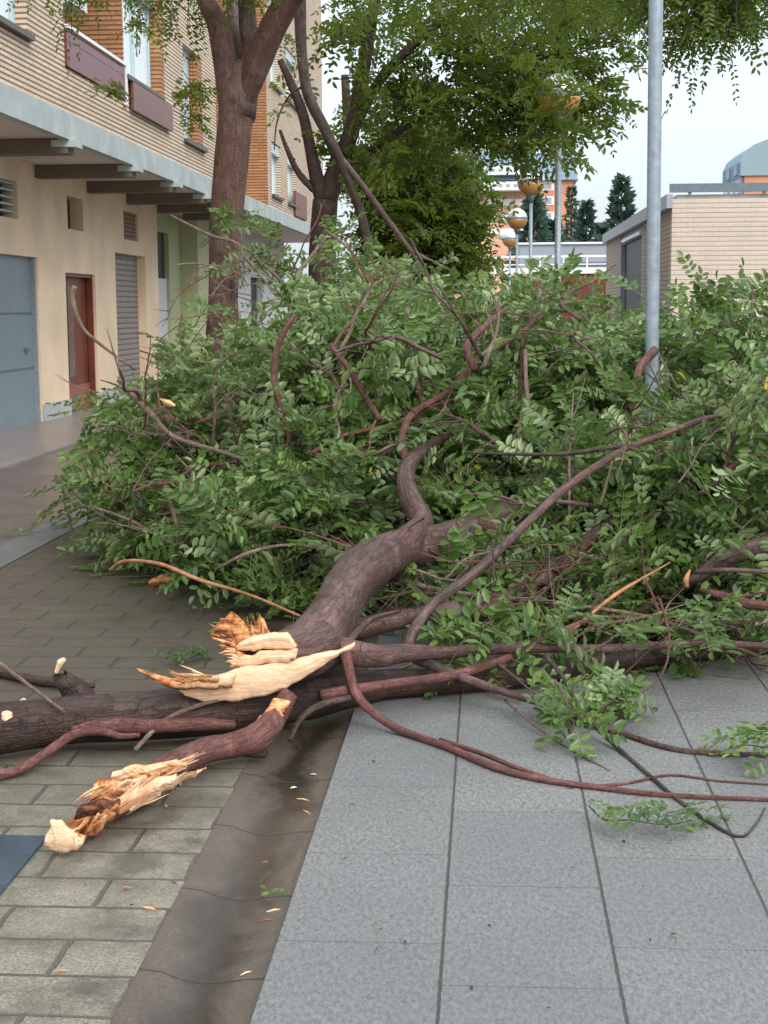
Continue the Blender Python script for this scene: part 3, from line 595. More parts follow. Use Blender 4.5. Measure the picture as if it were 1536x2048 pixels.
conifer(1242, 357, 500, 92, 2.5, 'tallest fir tree, just left of the grey pole'); conifer(1172, 405, 500, 96, 1.9, 'small fir between the orange block and the tallest fir')
conifer(1142, 375, 500, 100, .75, 'narrow dark cypress against the right edge of the orange block', True); conifer(1066, 388, 500, 88, 2.4, 'fir tree in front of the orange block, behind the globe lamps')
conifer(1205, 450, 500, 94, 1.6, 'lowest fir top, at the left foot of the tallest fir'); conifer(1105, 445, 500, 90, 2.4, 'broad low dark fir between the poles')
#==TREES==
# ------------------------------------------------------------------ standing trees
def leaves_obj(name, V, vals, mat, t): return fast_mesh(name, V, 6, LF, vals, mat, t, tuple(t.location))
Y1 = 13.0
P = lambda px, py, Y=Y1: W(px, py, Y)
t1 = empty('standing_tree', (P(440, 950)[0], Y1, 0)); tag(t1, 'nearest standing tree with thick forked trunk in front of the brick building', 'tree')
g0 = P(440, 900); g0[2] = -.02
part('trunk', MB().tube([g0, P(440, 740), P(446, 600), P(451, 480), P(460, 350), P(470, 240), P(477, 190), P(480, 150), P(482, 120)], [.19, .145, .128, .132, .142, .15, .155, .12, .05], 20, .06), M['barks'], t1, smooth=True)
LB = [([P(474, 250), P(452, 130), P(435, 50), P(412, 0, 12.9), P(380, -90, 12.8), P(330, -220, 12.6)], [.13, .10, .09, .075, .06, .04]),
      ([P(478, 240, 13.05), P(484, 110, 13.2), P(470, 40, 13.5), P(462, -40, 13.7), P(440, -200, 14)], [.13, .085, .07, .06, .04]),
      ([P(480, 230), P(503, 110), P(497, 60), P(492, 0), P(480, -120)], [.13, .085, .075, .07, .05]),
      ([P(478, 225, 13), P(520, 115, 12.9), P(548, 50, 12.8), P(590, -20, 12.7), P(660, -130, 12.4), P(800, -260, 12)], [.09, .115, .11, .10, .08, .05])]
for pts, rr in LB: part('limb', MB().tube(pts, rr, 14, .05), M['barks'], t1, smooth=True)
# scar
part('scar', MB().tube([P(462, 560, Y1 - .145), P(470, 580, Y1 - .15), P(474, 596, Y1 - .14)], [.012, .03, .01], 8, .3), M['dark'], t1, smooth=True)
lum = [(P(300, -75, 12.6), (1.1, .9, .22), .6), (P(800, -70, 12.4), (1.3, .9, .26), .5), (P(1150, -60, 11.8), (1.2, 1, .24), .8), (P(1450, -60, 11), (.75, .7, .28), .8), (P(1420, 25, 11), (.26, .3, .12), .16), (P(1470, 5, 11), (.3, .3, .12), .14)]
tw = MB(); V, vals, _ = twig_sprays(lum, 240, tw, (.3, .6), 8, .45, .042, -.3, .006)
sp = MB()
for a_, b_ in (((590, -20, 12.7), (800, -70, 12.3)), ((800, -60, 12.3), (1150, -80, 11.8)), ((1150, -80, 11.8), (1450, -60, 11))): tw.tube([P(*a_), (P(*a_) + P(*b_)) / 2 + (0, 0, .1), P(*b_)], [.05, .04, .03], 8)
# sprigs hanging in front of the facade
sprigs = [(270, 35, 12), (285, 55, 12), (225, 175, 12.2), (245, 190, 12.2), (350, 205, 12.3), (375, 150, 12.3), (390, 185, 12.3), (370, 235, 12.3), (560, 215, 12.5), (545, 60, 13.2)]
lum2 = [(P(*s_), (.07, .07, .05), 1) for s_ in sprigs]; V2, v2, _ = twig_sprays(lum2, 16, tw, (.12, .3), 5, .4, .042, 0, .004, Lr=(.09, .16), npairs=5)
part('twigs', tw, M['barkd'], t1)['kind'] = 'stuff'; leaves_obj('crown', np.concatenate([V, V2]), np.concatenate([vals, np.clip(v2 + .25, 0, .99)]), M['leafold'], t1)

Y2 = 19.0
t2 = empty('standing_tree', (W(650, 850, Y2)[0], Y2, 0)); tag(t2, 'leafy tree with forked dark trunk behind the nearest standing tree, crown filling the middle', 'tree')
P2 = lambda px, py, Y=Y2: W(px, py, Y)
g0 = P2(648, 840); g0[2] = -.02
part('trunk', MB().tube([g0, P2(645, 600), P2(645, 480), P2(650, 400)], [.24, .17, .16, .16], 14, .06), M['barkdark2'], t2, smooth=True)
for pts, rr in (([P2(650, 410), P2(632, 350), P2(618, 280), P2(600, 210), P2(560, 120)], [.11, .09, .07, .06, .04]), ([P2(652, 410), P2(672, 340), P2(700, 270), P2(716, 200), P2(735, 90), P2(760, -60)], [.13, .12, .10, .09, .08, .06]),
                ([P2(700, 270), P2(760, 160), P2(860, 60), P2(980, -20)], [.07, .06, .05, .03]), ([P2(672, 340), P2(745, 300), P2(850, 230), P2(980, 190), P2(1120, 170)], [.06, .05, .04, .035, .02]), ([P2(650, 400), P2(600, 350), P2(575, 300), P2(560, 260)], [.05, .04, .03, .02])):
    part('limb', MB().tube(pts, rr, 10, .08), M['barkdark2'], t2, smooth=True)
lum = [(P2(820, 40), (1.2, 1.3, .7), 2.2), (P2(1020, 90), (1.15, 1.1, .75), 3.0), (P2(1100, 200, 19.4), (.75, .7, .55), 2.0), (P2(1090, 260, 17.6), (.35, .2, .16), .25), (P2(1112, 160, 17.4), (.28, .15, .20), .36), (P2(900, 200), (1.0, 1.1, .5), 1.8), (P2(730, 170), (.45, .9, .7), .7), (P2(1010, 290), (.8, .6, .14), .7), (P2(1180, 60), (.6, .8, .5), 1.2), (P2(1205, 220), (.26, .3, .32), .3), (P2(760, 330), (.6, .8, .4), .7)]
tw = MB(); V, vals, _ = twig_sprays(lum, 330, tw, (.3, .7), 7, .3, .086, -.05, .007, npairs=4, Lr=(.18, .30))
part('twigs', tw, M['barkdark2'], t2)['kind'] = 'stuff'; leaves_obj('crown', V, vals, M['leafold'], t2)
Y3 = 27.0
P3 = lambda px, py, Y=Y3: W(px, py, Y)
t3 = empty('standing_tree', (P3(760, 750)[0], Y3, 0)); tag(t3, 'rear tree with low dense dark green crown left of the globe lamps', 'tree')
g0 = P3(755, 760); g0[2] = -.02
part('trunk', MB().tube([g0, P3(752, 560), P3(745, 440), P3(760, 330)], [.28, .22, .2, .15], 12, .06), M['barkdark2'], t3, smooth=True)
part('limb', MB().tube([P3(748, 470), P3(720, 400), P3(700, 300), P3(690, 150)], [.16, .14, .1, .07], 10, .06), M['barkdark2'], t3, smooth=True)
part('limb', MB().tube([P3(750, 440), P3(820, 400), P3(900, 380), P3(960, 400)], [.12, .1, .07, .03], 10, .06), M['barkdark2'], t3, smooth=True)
lum = [(P3(840, 470), (1.0, 1.3, .7), 3), (P3(910, 430), (.5, 1.0, .5), 1.0), (P3(820, 360), (1.1, 1.3, .6), 1.6), (P3(900, 510), (.5, .8, .35), .7), (P3(780, 300), (.8, 1.4, .6), .5), (P3(900, 300), (.8, 1.2, .5), .5)]
tw = MB(); V, vals, _ = twig_sprays(lum, 430, tw, (.4, .9), 7, .3, .10, 0, .01, npairs=4, Lr=(.24, .40))
part('twigs', tw, M['barkdark2'], t3)['kind'] = 'stuff'; leaves_obj('crown', V, vals * .8, M['leafold'], t3)

hb = empty('hanging_branch', P(600, 0, 14.5)); tag(hb, 'long dark broken limb hanging down diagonally across the tree crowns', 'branch')
Q = lambda px, py: W(px, py, 14.5)
part('stem', MB().tube([Q(596, -160), Q(600, 0), Q(604, 110), Q(616, 190), Q(645, 250), Q(676, 310), Q(700, 370), Q(722, 430), Q(738, 500), Q(742, 540)], [.062, .055, .052, .05, .05, .045, .038, .04, .045, .04], 12, .1), M['barkd'], hb, smooth=True)
part('side_shoot', MB().tube([Q(676, 310), Q(720, 365), Q(775, 440), Q(820, 500), Q(856, 560), Q(875, 600)], [.035, .030, .026, .022, .018, .012], 8, .1), M['bark'], hb, smooth=True)
part('side_shoot', MB().tube([Q(820, 500), Q(880, 530), Q(920, 550)], [.015, .010, .006], 6), M['barkl'], hb, smooth=True)
part('side_shoot', MB().tube([Q(612, 170), Q(580, 190), Q(555, 240), Q(548, 300)], [.014, .010, .008, .005], 6), M['barkd'], hb, smooth=True)
#==PILE==
# ------------------------------------------------------------------ fallen limb (torn end) with its foliage
def WC(px, py, Y, r=.01):   # a point at depth Y, resting on the ground where that depth would be below it
    p = W(px, py, Y); return G(px, py, r) if p[2] < r else p
def T(mb, pts, r, **k):
    rr = np.asarray(r, float) * np.ones(len(pts)); return mb.tube([WC(*p, max(a * .9, .004)) for p, a in zip(pts, rr)], r, **k)
fl = empty('fallen_limb', G(640, 1400)); tag(fl, 'thick torn tree limb with pale split wood at its base and leafy crown', 'fallen tree')
fb = empty('fallen_branches', G(380, 1150)); tag(fb, 'leafy fallen branches heaped over the pavers in front of the standing trunk', 'fallen branches')
fr = empty('fallen_branches', G(1300, 1300)); tag(fr, 'leafy fallen branches with long bare shoots over the plaza, around the grey pole', 'fallen branches')
part('main_stem', T(MB(), [(560, 1318, 5.32), (610, 1300, 5.42), (660, 1240, 5.65), (700, 1170, 5.95), (750, 1125, 6.3), (800, 1100, 6.6), (870, 1090, 6.75), (930, 1065, 6.95), (985, 1040, 7.1), (1010, 1027, 7.15)], [.088, .104, .098, .092, .10, .090, .085, .078, .060, .05], sides=24, wob=.09, jag=.06), M['bark'], fl, smooth=True)
part('limb', T(MB(), [(770, 1130, 6.45), (815, 1085, 6.6), (845, 1045, 6.8), (822, 1000, 6.95), (812, 950, 7.1), (832, 912, 7.35), (872, 885, 7.7), (920, 862, 8.1)], [.085, .068, .050, .052, .042, .034, .028, .024], sides=16, wob=.06), M['bark'], fl, smooth=True)
part('limb', T(MB(), [(816, 925, 7.3), (803, 885, 7.35), (812, 850, 7.5), (832, 822, 7.7), (900, 780, 7.85), (960, 712, 7.95), (1030, 675, 8.2), (1090, 620, 8.5)], [.022, .020, .018, .018, .017, .014, .011, .007], sides=10, wob=.12), M['barkr'], fl, smooth=True)
part('stub', T(MB(), [(960, 1050, 6.98), (1000, 1055, 6.9), (1012, 1066, 6.88)], [.05, .03, .012], sides=10, wob=.1), M['barkr'], fl, smooth=True)
# fork at base -> long shoots on the right
part('limb', T(MB(), [(640, 1290, 5.5), (700, 1305, 5.5), (760, 1312, 5.6), (815, 1306, 5.7), (900, 1305, 5.85), (1000, 1296, 5.9), (1100, 1296, 5.95), (1200, 1298, 6.0), (1300, 1292, 6.0), (1420, 1286, 6.05), (1600, 1296, 6.1)], [.06, .05, .042, .035, .024, .022, .019, .018, .016, .015, .012], sides=14, wob=.05), M['bark'], fl, smooth=True)
part('shoot', T(MB(), [(812, 1308, 5.8), (828, 1260, 5.85), (870, 1205, 5.95), (950, 1145, 6.1), (1040, 1060, 6.25), (1120, 985, 6.4), (1190, 935, 6.5), (1255, 895, 6.6)], [.026, .022, .021, .020, .020, .018, .017, .014], sides=12, wob=.05), M['bark'], fl, smooth=True)
part('shoot', T(MB(), [(1255, 895, 6.6), (1330, 868, 6.7), (1400, 840, 6.8), (1450, 828, 6.9), (1490, 790, 7), (1560, 735, 7.1)], [.014, .014, .013, .012, .009, .006], sides=8, wob=.08), M['bark'], fl, smooth=True)
part('shoot', T(MB(), [(1285, 905, 6.62), (1240, 893, 6.6), (1130, 908, 6.7), (1020, 908, 6.85), (930, 905, 7.0)], [.012, .011, .009, .007, .004], sides=8, wob=.08), M['barkd'], fl, smooth=True)
part('shoot', T(MB(), [(830, 1318, 5.8), (900, 1345, 5.7), (990, 1378, 5.6), (1100, 1412, 5.5), (1230, 1462, 5.45), (1330, 1494, 5.4), (1420, 1506, 5.35), (1600, 1512, 5.35)], [.020, .018, .016, .014, .012, .010, .009, .008], sides=10, wob=.06), M['bark'], fl, smooth=True)
part('shoot', T(MB(), [(690, 1300, 5.45), (700, 1350, 5.4), (720, 1400, 5.35), (790, 1455, 5.3), (890, 1492, 5.2), (990, 1535, 5.05), (1090, 1560, 4.95), (1200, 1575, 4.92), (1330, 1590, 4.88), (1600, 1602, 4.85)], [.024, .020, .017, .015, .014, .0125, .011, .010, .0085, .006], sides=10, wob=.06), M['barkr'], fl, smooth=True)
part('shoot', T(MB(), [(880, 1480, 5.2), (960, 1505, 5.1), (1060, 1545, 5.0), (1160, 1572, 4.95), (1260, 1565, 4.98), (1340, 1550, 5.0), (1440, 1562, 5.0), (1560, 1570, 4.95)], [.009, .008, .0075, .0065, .005, .0045, .004, .003], sides=8, wob=.08), M['barkr'], fl, smooth=True)
part('shoot', T(MB(), [(1090, 1310, 5.6), (1130, 1360, 5.5), (1165, 1425, 5.35), (1240, 1500, 5.15), (1310, 1560, 4.98), (1370, 1610, 4.85), (1470, 1672, 4.7), (1510, 1650, 4.7), (1530, 1615, 4.8)], [.010, .009, .009, .008, .0075, .006, .005, .003, .002], sides=8, wob=.1), M['barkd'], fl, smooth=True)
part('shoot', T(MB(), [(1010, 1400, 5.6), (1050, 1435, 5.4), (1110, 1480, 5.25), (1170, 1515, 5.1), (1220, 1540, 5.02)], [.006, .005, .004, .003, .002], sides=6), M['barkl'], fl, smooth=True)
for pts, rr, mt in (
    ([(640, 1392, 5.35), (700, 1380, 5.4), (800, 1366, 5.5), (900, 1352, 5.65), (1000, 1322, 5.85), (1090, 1278, 6.15), (1180, 1240, 6.25), (1280, 1233, 6.3)], [.022, .02, .019, .018, .016, .013, .011, .006], 'barkr'),
    ([(700, 1360, 5.85), (780, 1345, 5.85), (840, 1322, 5.9)], [.008, .008, .004], 'peel'),
    ([(1140, 1265, 6.2), (1230, 1190, 6.35), (1340, 1125, 6.5)], [.007, .009, .003], 'peel'),
    ([(700, 1262, 6.1), (790, 1240, 6.2), (900, 1222, 6.3), (1000, 1208, 6.45), (1120, 1130, 6.7), (1200, 1060, 6.9), (1270, 1020, 7.0)], [.045, .042, .042, .04, .035, .030, .022], 'bark'),
    ([(800, 1160, 6.55), (880, 1180, 6.5), (1000, 1195, 6.45), (1160, 1212, 6.4), (1300, 1235, 6.3), (1400, 1268, 6.2), (1540, 1320, 6.1)], [.012, .011, .010, .009, .009, .008, .006], 'barkl'),
    ([(690, 1290, 5.5), (740, 1240, 5.8), (800, 1222, 6.0)], [.016, .012, .006], 'bark'),
    ([(1020, 1255, 6.4), (1080, 1190, 6.5), (1170, 1110, 6.7), (1215, 1070, 6.8)], [.006, .007, .006, .003], 'barkl'),
    ([(1170, 1340, 6.3), (1230, 1270, 6.45), (1300, 1210, 6.6), (1400, 1140, 6.7)], [.035, .032, .028, .02], 'barkdark2'),
    ([(870, 1215, 6.4), (930, 1140, 6.6), (1000, 1100, 6.8)], [.008, .006, .004], 'barkl'),
    ([(860, 1235, 6), (930, 1280, 5.95), (1000, 1330, 5.8), (1060, 1380, 5.65), (1110, 1420, 5.5)], [.006, .005, .005, .004, .002], 'bark')):
    part('branch', T(MB(), pts, rr, sides=10, wob=.07), M[mt], fl, smooth=True)

def wedge(mb, top, bot, Y0, Y1_, bulge=.02, thick=.04, jag=3.0, val=(0, 0), nu=40, nv=9, fibk=.02):
    """split-wood slab lofted between an upper and a lower edge given in photo pixels, with real thickness"""
    top = np.array(top, float); bot = np.array(bot, float); tt = np.linspace(0, 1, nu)
    def samp(a):
        d = np.r_[0, np.cumsum(np.linalg.norm(np.diff(a, axis=0), axis=1))]; d /= d[-1]; return np.stack([np.interp(tt, d, a[:, 0]), np.interp(tt, d, a[:, 1])], 1)
    A = samp(top); B = samp(bot); 
    def jg(k_, amp):
        q = np.stack([np.interp(np.arange(nu), np.sort(rng.uniform(0, nu, k_)), rng.normal(0, amp, k_)) for _ in range(2)], 1); q[:, 0] *= 1.5; return q
    A += jg(max(nu // 3, 4), jag * .9); B += jg(max(nu // 3, 4), jag)
    V = []; vals = []
    fib = rng.normal(0, .18, nv)
    for i in range(nu):
        Yc = Y0 + (Y1_ - Y0) * tt[i]
        for j in range(nv):
            s = j / (nv - 1); q = A[i] * (1 - s) + B[i] * s
            d = -bulge * math.sin(math.pi * s) + fib[j] * fibk + rng.normal(0, .0015)
            V.append(WC(q[0], q[1], Yc + d, .012)); vals.append(val[0] * (1 - tt[i]) + val[1] * tt[i] + (.10 if j in (0, nv - 1) else 0) + rng.normal(0, .04))
    n0 = len(V)
    for i in range(nu):
        Yc = Y0 + (Y1_ - Y0) * tt[i]
        for j in range(nv):
            s = j / (nv - 1); q = A[i] * (1 - s) + B[i] * s; p = WC(q[0], q[1], Yc, .012); V.append(p + np.array([0, thick * (.25 + .75 * math.sin(math.pi * s)), 0])); vals.append(.55)
    f = []
    for i in range(nu - 1):
        for j in range(nv - 1):
            a = i * nv + j; f.append((a, a + 1, a + nv + 1, a + nv)); f.append((n0 + a, n0 + a + nv, n0 + a + nv + 1, n0 + a + 1))
        for j in (0, nv - 1):
            a = i * nv + j; f.append((a, a + nv, n0 + a + nv, n0 + a) if j == 0 else (a, n0 + a, n0 + a + nv, a + nv))
    for i in (0, nu - 1):
        for j in range(nv - 1):
            a = i * nv + j; f.append((a, n0 + a, n0 + a + 1, a + 1) if i == 0 else (a, a + 1, n0 + a + 1, n0 + a))
    mb.add(V, f, np.clip(vals, 0, 1)); return mb
mb = MB()
wedge(mb, [(345, 1362), (400, 1362), (440, 1348), (490, 1335), (560, 1325), (620, 1312), (670, 1302), (708, 1286)], [(345, 1366), (370, 1390), (410, 1406), (470, 1402), (545, 1388), (600, 1362), (650, 1330), (700, 1297), (709, 1288)][:9], 5.10, 5.24, .012, .06, 1.8, (.12, .0), 60, 11, fibk=.003)
part('torn_wood', mb, M['torn'], fl, smooth=True)
mb = MB(); wedge(mb, [(268, 1338), (300, 1346), (350, 1358), (400, 1360), (470, 1345)], [(280, 1345), (310, 1360), (345, 1376), (400, 1380), (470, 1372)], 5.04, 5.09, .01, .03, 2.5, (.62, .25), 36, 6)
wedge(mb, [(440, 1347), (400, 1352), (385, 1358)], [(440, 1362), (410, 1366), (385, 1366)], 5.06, 5.06, .01, .02, 2.5, (.3, .5), 12, 4)
part('splinter', mb, M['torn'], fl, smooth=True)
mb = MB()
wedge(mb, [(467, 1290), (500, 1276), (545, 1265), (575, 1268), (594, 1290)], [(470, 1300), (505, 1303), (560, 1296), (585, 1298), (594, 1300)], 5.20, 5.20, .010, .06, 2.2, (.2, .0), 30, 7)
wedge(mb, [(470, 1318), (510, 1306), (560, 1299), (592, 1302)], [(466, 1335), (510, 1334), (560, 1325), (590, 1324)], 5.185, 5.18, .008, .06, 2.4, (.25, .02), 30, 6)
part('torn_wood', mb, M['torn'], fl, smooth=True)
mb = MB()
wedge(mb, [(440, 1238), (462, 1228), (490, 1250), (520, 1268), (545, 1272)], [(425, 1268), (450, 1290), (480, 1292), (520, 1284), (548, 1276)], 5.24, 5.24, .02, .06, 3.2, (.62, .35), 28, 8)
wedge(mb, [(430, 1262), (455, 1290), (462, 1330)], [(462, 1268), (480, 1296), (486, 1334)], 5.22, 5.22, .02, .05, 3, (.7, .5), 20, 6)
wedge(mb, [(512, 1245), (520, 1232), (528, 1236)], [(518, 1268), (526, 1268), (534, 1262)], 5.25, 5.25, .01, .02, 2, (.5, .4), 10, 4)
part('splinter', mb, M['torn'], fl, smooth=True)
part('bark_collar', T(MB(), [(475, 1312, 5.32), (520, 1308, 5.33), (580, 1312, 5.36), (640, 1290, 5.48)], [.045, .06, .09, .105], sides=16, wob=.06), M['bark'], fl, smooth=True)

# ---- log lying behind and below
lg = empty('fallen_log', G(200, 1500)); tag(lg, 'dark wet fallen log lying low across the pavers, at the left under the torn limb', 'log')
def Z(px, py, z): return (px, py, G(px, py, z)[1])      # depth at which that point stands z above the ground
part('stem', T(MB(), [Z(-260, 1490, .09), Z(-60, 1465, .1), Z(130, 1440, .1), Z(300, 1430, .1), Z(480, 1412, .1), Z(620, 1392, .08), Z(760, 1368, .065), Z(900, 1362, .055), Z(1050, 1352, .05), Z(1230, 1326, .05), Z(1420, 1300, .045), Z(1600, 1290, .04)], [.09, .09, .085, .085, .09, .09, .058, .046, .042, .04, .036, .03], sides=18, wob=.06), M['barkdark2'], lg, smooth=True)
part('stub', T(MB(), [(170, 1425, 5.33), (150, 1385, 5.30), (128, 1362, 5.28)], [.07, .05, .035], sides=12, wob=.12, jag=.03), M['barkdark2'], lg, smooth=True)
part('branch', T(MB(), [(-80, 1470, 4.95), (40, 1462, 5.0), (120, 1452, 5.02), (210, 1450, 5.04), (300, 1452, 5.05), (400, 1448, 5.07), (470, 1450, 5.1)], [.036, .032, .026, .033, .025, .022, .016], sides=12, wob=.12), M['barkr'], lg, smooth=True)
part('branch', T(MB(), [Z(-60, 1560, .02), Z(40, 1538, .02), Z(100, 1500, .04), (150, 1468, 5.0), (200, 1462, 5.0), (240, 1472, 5.0), (280, 1470, 5.02)], [.018, .017, .017, .016, .014, .012, .008], sides=10, wob=.1), M['barkr'], lg, smooth=True)
part('branch', T(MB(), [(-60, 1290, 4.95), (0, 1328, 4.96), (70, 1380, 4.98), (130, 1425, 5.0)], [.008, .008, .007, .006], sides=8), M['barkl'], lg, smooth=True)
part('branch', T(MB(), [Z(-60, 1330, .02), Z(60, 1358, .02), Z(150, 1370, .02), Z(190, 1372, .015)], [.02, .02, .016, .01], sides=8, wob=.1), M['barkdark2'], lg, smooth=True)
part('branch', T(MB(), [(270, 1500, 4.95), (330, 1440, 5.08), (400, 1410, 5.12), (460, 1395, 5.15)], [.008, .009, .008, .005], sides=8, wob=.1), M['barkl'], lg, smooth=True)
part('branch', T(MB(), [(700, 1395, 5.35), (640, 1410, 5.3), (600, 1440, 5.22), (580, 1480, 5.12)], [.012, .014, .012, .008], sides=8, wob=.1), M['barkd'], lg, smooth=True)

# ---- small splintered branch in front
tb = empty('torn_branch', G(300, 1640)); tag(tb, 'short branch with splintered orange and cream end lying on the grey pavers', 'broken branch')
part('stem', T(MB(), [(580, 1385, 5.18), (555, 1425, 5.13), Z(520, 1470, .09), Z(470, 1490, .06), Z(410, 1502, .06), Z(350, 1528, .055), Z(290, 1560, .05), Z(240, 1590, .045)], [.03, .04, .045, .043, .045, .043, .038, .03], sides=16, wob=.09), M['barkr'], tb, smooth=True)
part('stub', T(MB(), [Z(470, 1488, .06), Z(510, 1502, .035), Z(532, 1508, .02)], [.038, .026, .014], sides=10, wob=.1), M['barkd'], tb, smooth=True)
part('peeled_strip', wedge(MB(), [(550, 1395), (525, 1430), (495, 1465), (478, 1484)], [(578, 1400), (556, 1438), (522, 1474), (492, 1490)], 5.10, 4.94, .006, .02, 3.5, (.42, .75), 24, 6), M['torn'], tb, smooth=True)
co = MB(); T(co, [Z(345, 1532, .05), Z(300, 1558, .05), Z(255, 1588, .05), Z(210, 1620, .045), Z(165, 1650, .04), Z(130, 1672, .035)], [.038, .04, .042, .040, .034, .026], sides=16, wob=.14, val=.70); part('rotten_core', co, M['torn'], tb, smooth=True)
def yz(py, z): return G(250, py, z)[1]
mb = MB()
wedge(mb, [(225, 1541), (262, 1533), (300, 1530), (345, 1524), (380, 1522)], [(222, 1562), (260, 1558), (310, 1552), (350, 1545), (378, 1540)], yz(1580, .05), yz(1545, .06), .015, .03, 3, (.2, .45), 26, 6)
wedge(mb, [(185, 1560), (225, 1555), (275, 1568), (310, 1555)], [(175, 1600), (215, 1592), (255, 1592), (300, 1580)], yz(1612, .05), yz(1590, .05), .015, .03, 4, (.55, .45), 26, 6)
wedge(mb, [(205, 1620), (250, 1588), (300, 1560), (345, 1550)], [(175, 1652), (250, 1628), (300, 1600), (350, 1562)], yz(1660, .02), yz(1590, .04), .02, .03, 2.5, (.10, .05), 30, 7, fibk=.006)
wedge(mb, [(300, 1590), (350, 1555), (400, 1535), (410, 1534)], [(250, 1632), (320, 1590), (380, 1552), (412, 1540)], yz(1640, .02), yz(1560, .02), .008, .015, 2.5, (.15, .35), 24, 5)
wedge(mb, [(160, 1612), (200, 1600), (240, 1600)], [(140, 1660), (185, 1650), (235, 1628)], yz(1668, .02), yz(1645, .03), .02, .03, 3, (.95, .7), 20, 7)
wedge(mb, [(175, 1640), (200, 1622), (225, 1610)], [(160, 1682), (195, 1668), (230, 1632)], yz(1688, .015), yz(1655, .02), .015, .03, 3, (.75, .4), 18, 6)
def spikes(mb, a, b, n, dx, dy, l, Yf, val=(.1, .7), r=.006):
    for i in range(n):
        t = rng.random(); p = np.array(a, float) * (1 - t) + np.array(b, float) * t; L_ = rng.uniform(.4, 1) * l; q = p + np.array([dx, dy]) * L_ + rng.normal(0, 4, 2); Y_ = Yf(max(p[1], q[1])) if callable(Yf) else Yf
        A_ = WC(*p, Y_, .012); B_ = WC(*q, Y_ - .01, .012); mb.tube([A_, A_ * .45 + B_ * .55 + rng.normal(0, .004, 3), B_], [r, r * .7, r * .12], 4, .3, sub=1, val=rng.uniform(*val))
spikes(mb, (190, 1575), (330, 1545), 16, -.8, .55, 70, lambda y: yz(y + 40, .05)); spikes(mb, (330, 1540), (260, 1620), 18, .95, -.45, 90, lambda y: yz(y + 12, .03), (.05, .45), .005); spikes(mb, (170, 1640), (260, 1600), 14, -.8, .5, 50, lambda y: yz(y + 22, .03), (.4, .95))
part('splinter', mb, M['torn'], tb, smooth=False)
mb = MB(); spikes(mb, (345, 1372), (430, 1350), 14, -1, -.22, 75, 5.05, (.35, .7), .005); spikes(mb, (455, 1260), (480, 1320), 20, -.9, -.35, 50, 5.2, (.3, .85), .006); spikes(mb, (470, 1300), (480, 1332), 12, -1, -.05, 35, 5.17, (.1, .5), .005); spikes(mb, (500, 1266), (540, 1268), 9, -.3, -1, 34, 5.23, (.3, .7), .005)
part('fibres', mb, M['torn'], fl)['kind'] = 'stuff'
mb = MB(); wedge(mb, [(88, 1672), (108, 1638), (122, 1640), (135, 1660), (160, 1680)], [(90, 1690), (105, 1702), (130, 1706), (150, 1698), (163, 1688)], yz(1709, .012), yz(1709, .012), .008, .05, 2.2, (.0, .05), 24, 8, fibk=.004)
part('torn_tip', mb, M['torn'], tb, smooth=True)

# ---- foliage of the heap
def lumps(L): return [(W(px, py, Y), r, wt) for px, py, Y, r, wt in L]
def foliage(owner, L, n, **k):
    tw = MB(); V, vals, (Os, Ds, Ls) = twig_sprays(lumps(L), n, tw, **k); ra = MB()
    near = [i for i in range(len(Os)) if Os[i][1] < 8.6]
    rachis(ra, Os[near], Ds[near], Ls[near], k.get('droop', .25))
    part('twigs', tw, M['bark'], owner)['kind'] = 'stuff'; part('leaf_stalks', ra, plain('leaf_stalk', (.16, .20, .08), .6), owner)['kind'] = 'stuff'
    leaves_obj('foliage', V, vals, M['leaf'], owner)
foliage(fl, [(760, 850, 8.8, (.9, .9, .62), 3), (1000, 860, 8.6, (.8, .9, .72), 2.5), (620, 1080, 7.6, (.45, .45, .32), 1.1), (970, 970, 8.15, (.55, .5, .4), 1.2), (660, 760, 9.2, (.4, .6, .45), .9), (930, 690, 10.3, (.8, .7, .18), .6), (1000, 1170, 6.9, (.45, .25, .16), .3), (730, 960, 7.8, (.5, .4, .4), 1), (880, 1170, 6.6, (.16, .1, .08), .12), (960, 1245, 6.1, (.16, .1, .07), .12)], 470, ll=.058, Lr=(.18, .32), lenr=(.3, .9))
foliage(fb, [(450, 900, 9.3, (.52, .7, .50), 2.1), (365, 1000, 9.3, (.30, .45, .40), 1.2), (480, 1060, 8.7, (.5, .45, .38), 1.3), (345, 810, 9.8, (.28, .5, .28), .6), (640, 710, 10.5, (.42, .6, .34), .8), (740, 600, 12.0, (.40, .5, .18), .35), (190, 985, 10, (.25, .35, .08), .08), (750, 590, 11.5, (.6, .6, .22), .5), (425, 475, 12.3, (.2, .1, .05), .03), (600, 520, 12.0, (.35, .3, .10), .10)], 350, ll=.060, Lr=(.18, .32), lenr=(.3, .85))
foliage(fr, [(1220, 870, 8.5, (.55, .5, .5), 2), (1440, 820, 8.3, (.5, .55, .5), 2.2), (1330, 985, 7.4, (.42, .4, .30), 1.0), (1480, 980, 7.1, (.42, .5, .45), 1.5), (1230, 1040, 7.3, (.5, .45, .4), 1.4), (1390, 1150, 6.8, (.42, .3, .16), .6), (1110, 1170, 6.8, (.22, .12, .10), .18), (1270, 1160, 6.7, (.25, .12, .12), .28), (1430, 1235, 6.5, (.22, .10, .10), .22), (1510, 1170, 6.6, (.18, .12, .10), .2), (1150, 695, 9.6, (.45, .5, .16), .35), (1450, 660, 7.7, (.22, .4, .12), .25), (1370, 1320, 5.9, (.09, .06, .06), .10)], 400, ll=.055, Lr=(.17, .30), lenr=(.3, .85))
foliage(fr, [(1190, 1425, 5.45, (.12, .05, .02), 1), (1010, 1405, 5.6, (.05, .04, .02), .4), (1130, 1490, 5.2, (.07, .04, .01), .5)], 11, ll=.045, Lr=(.12, .18), lenr=(.12, .25), leaves=4)
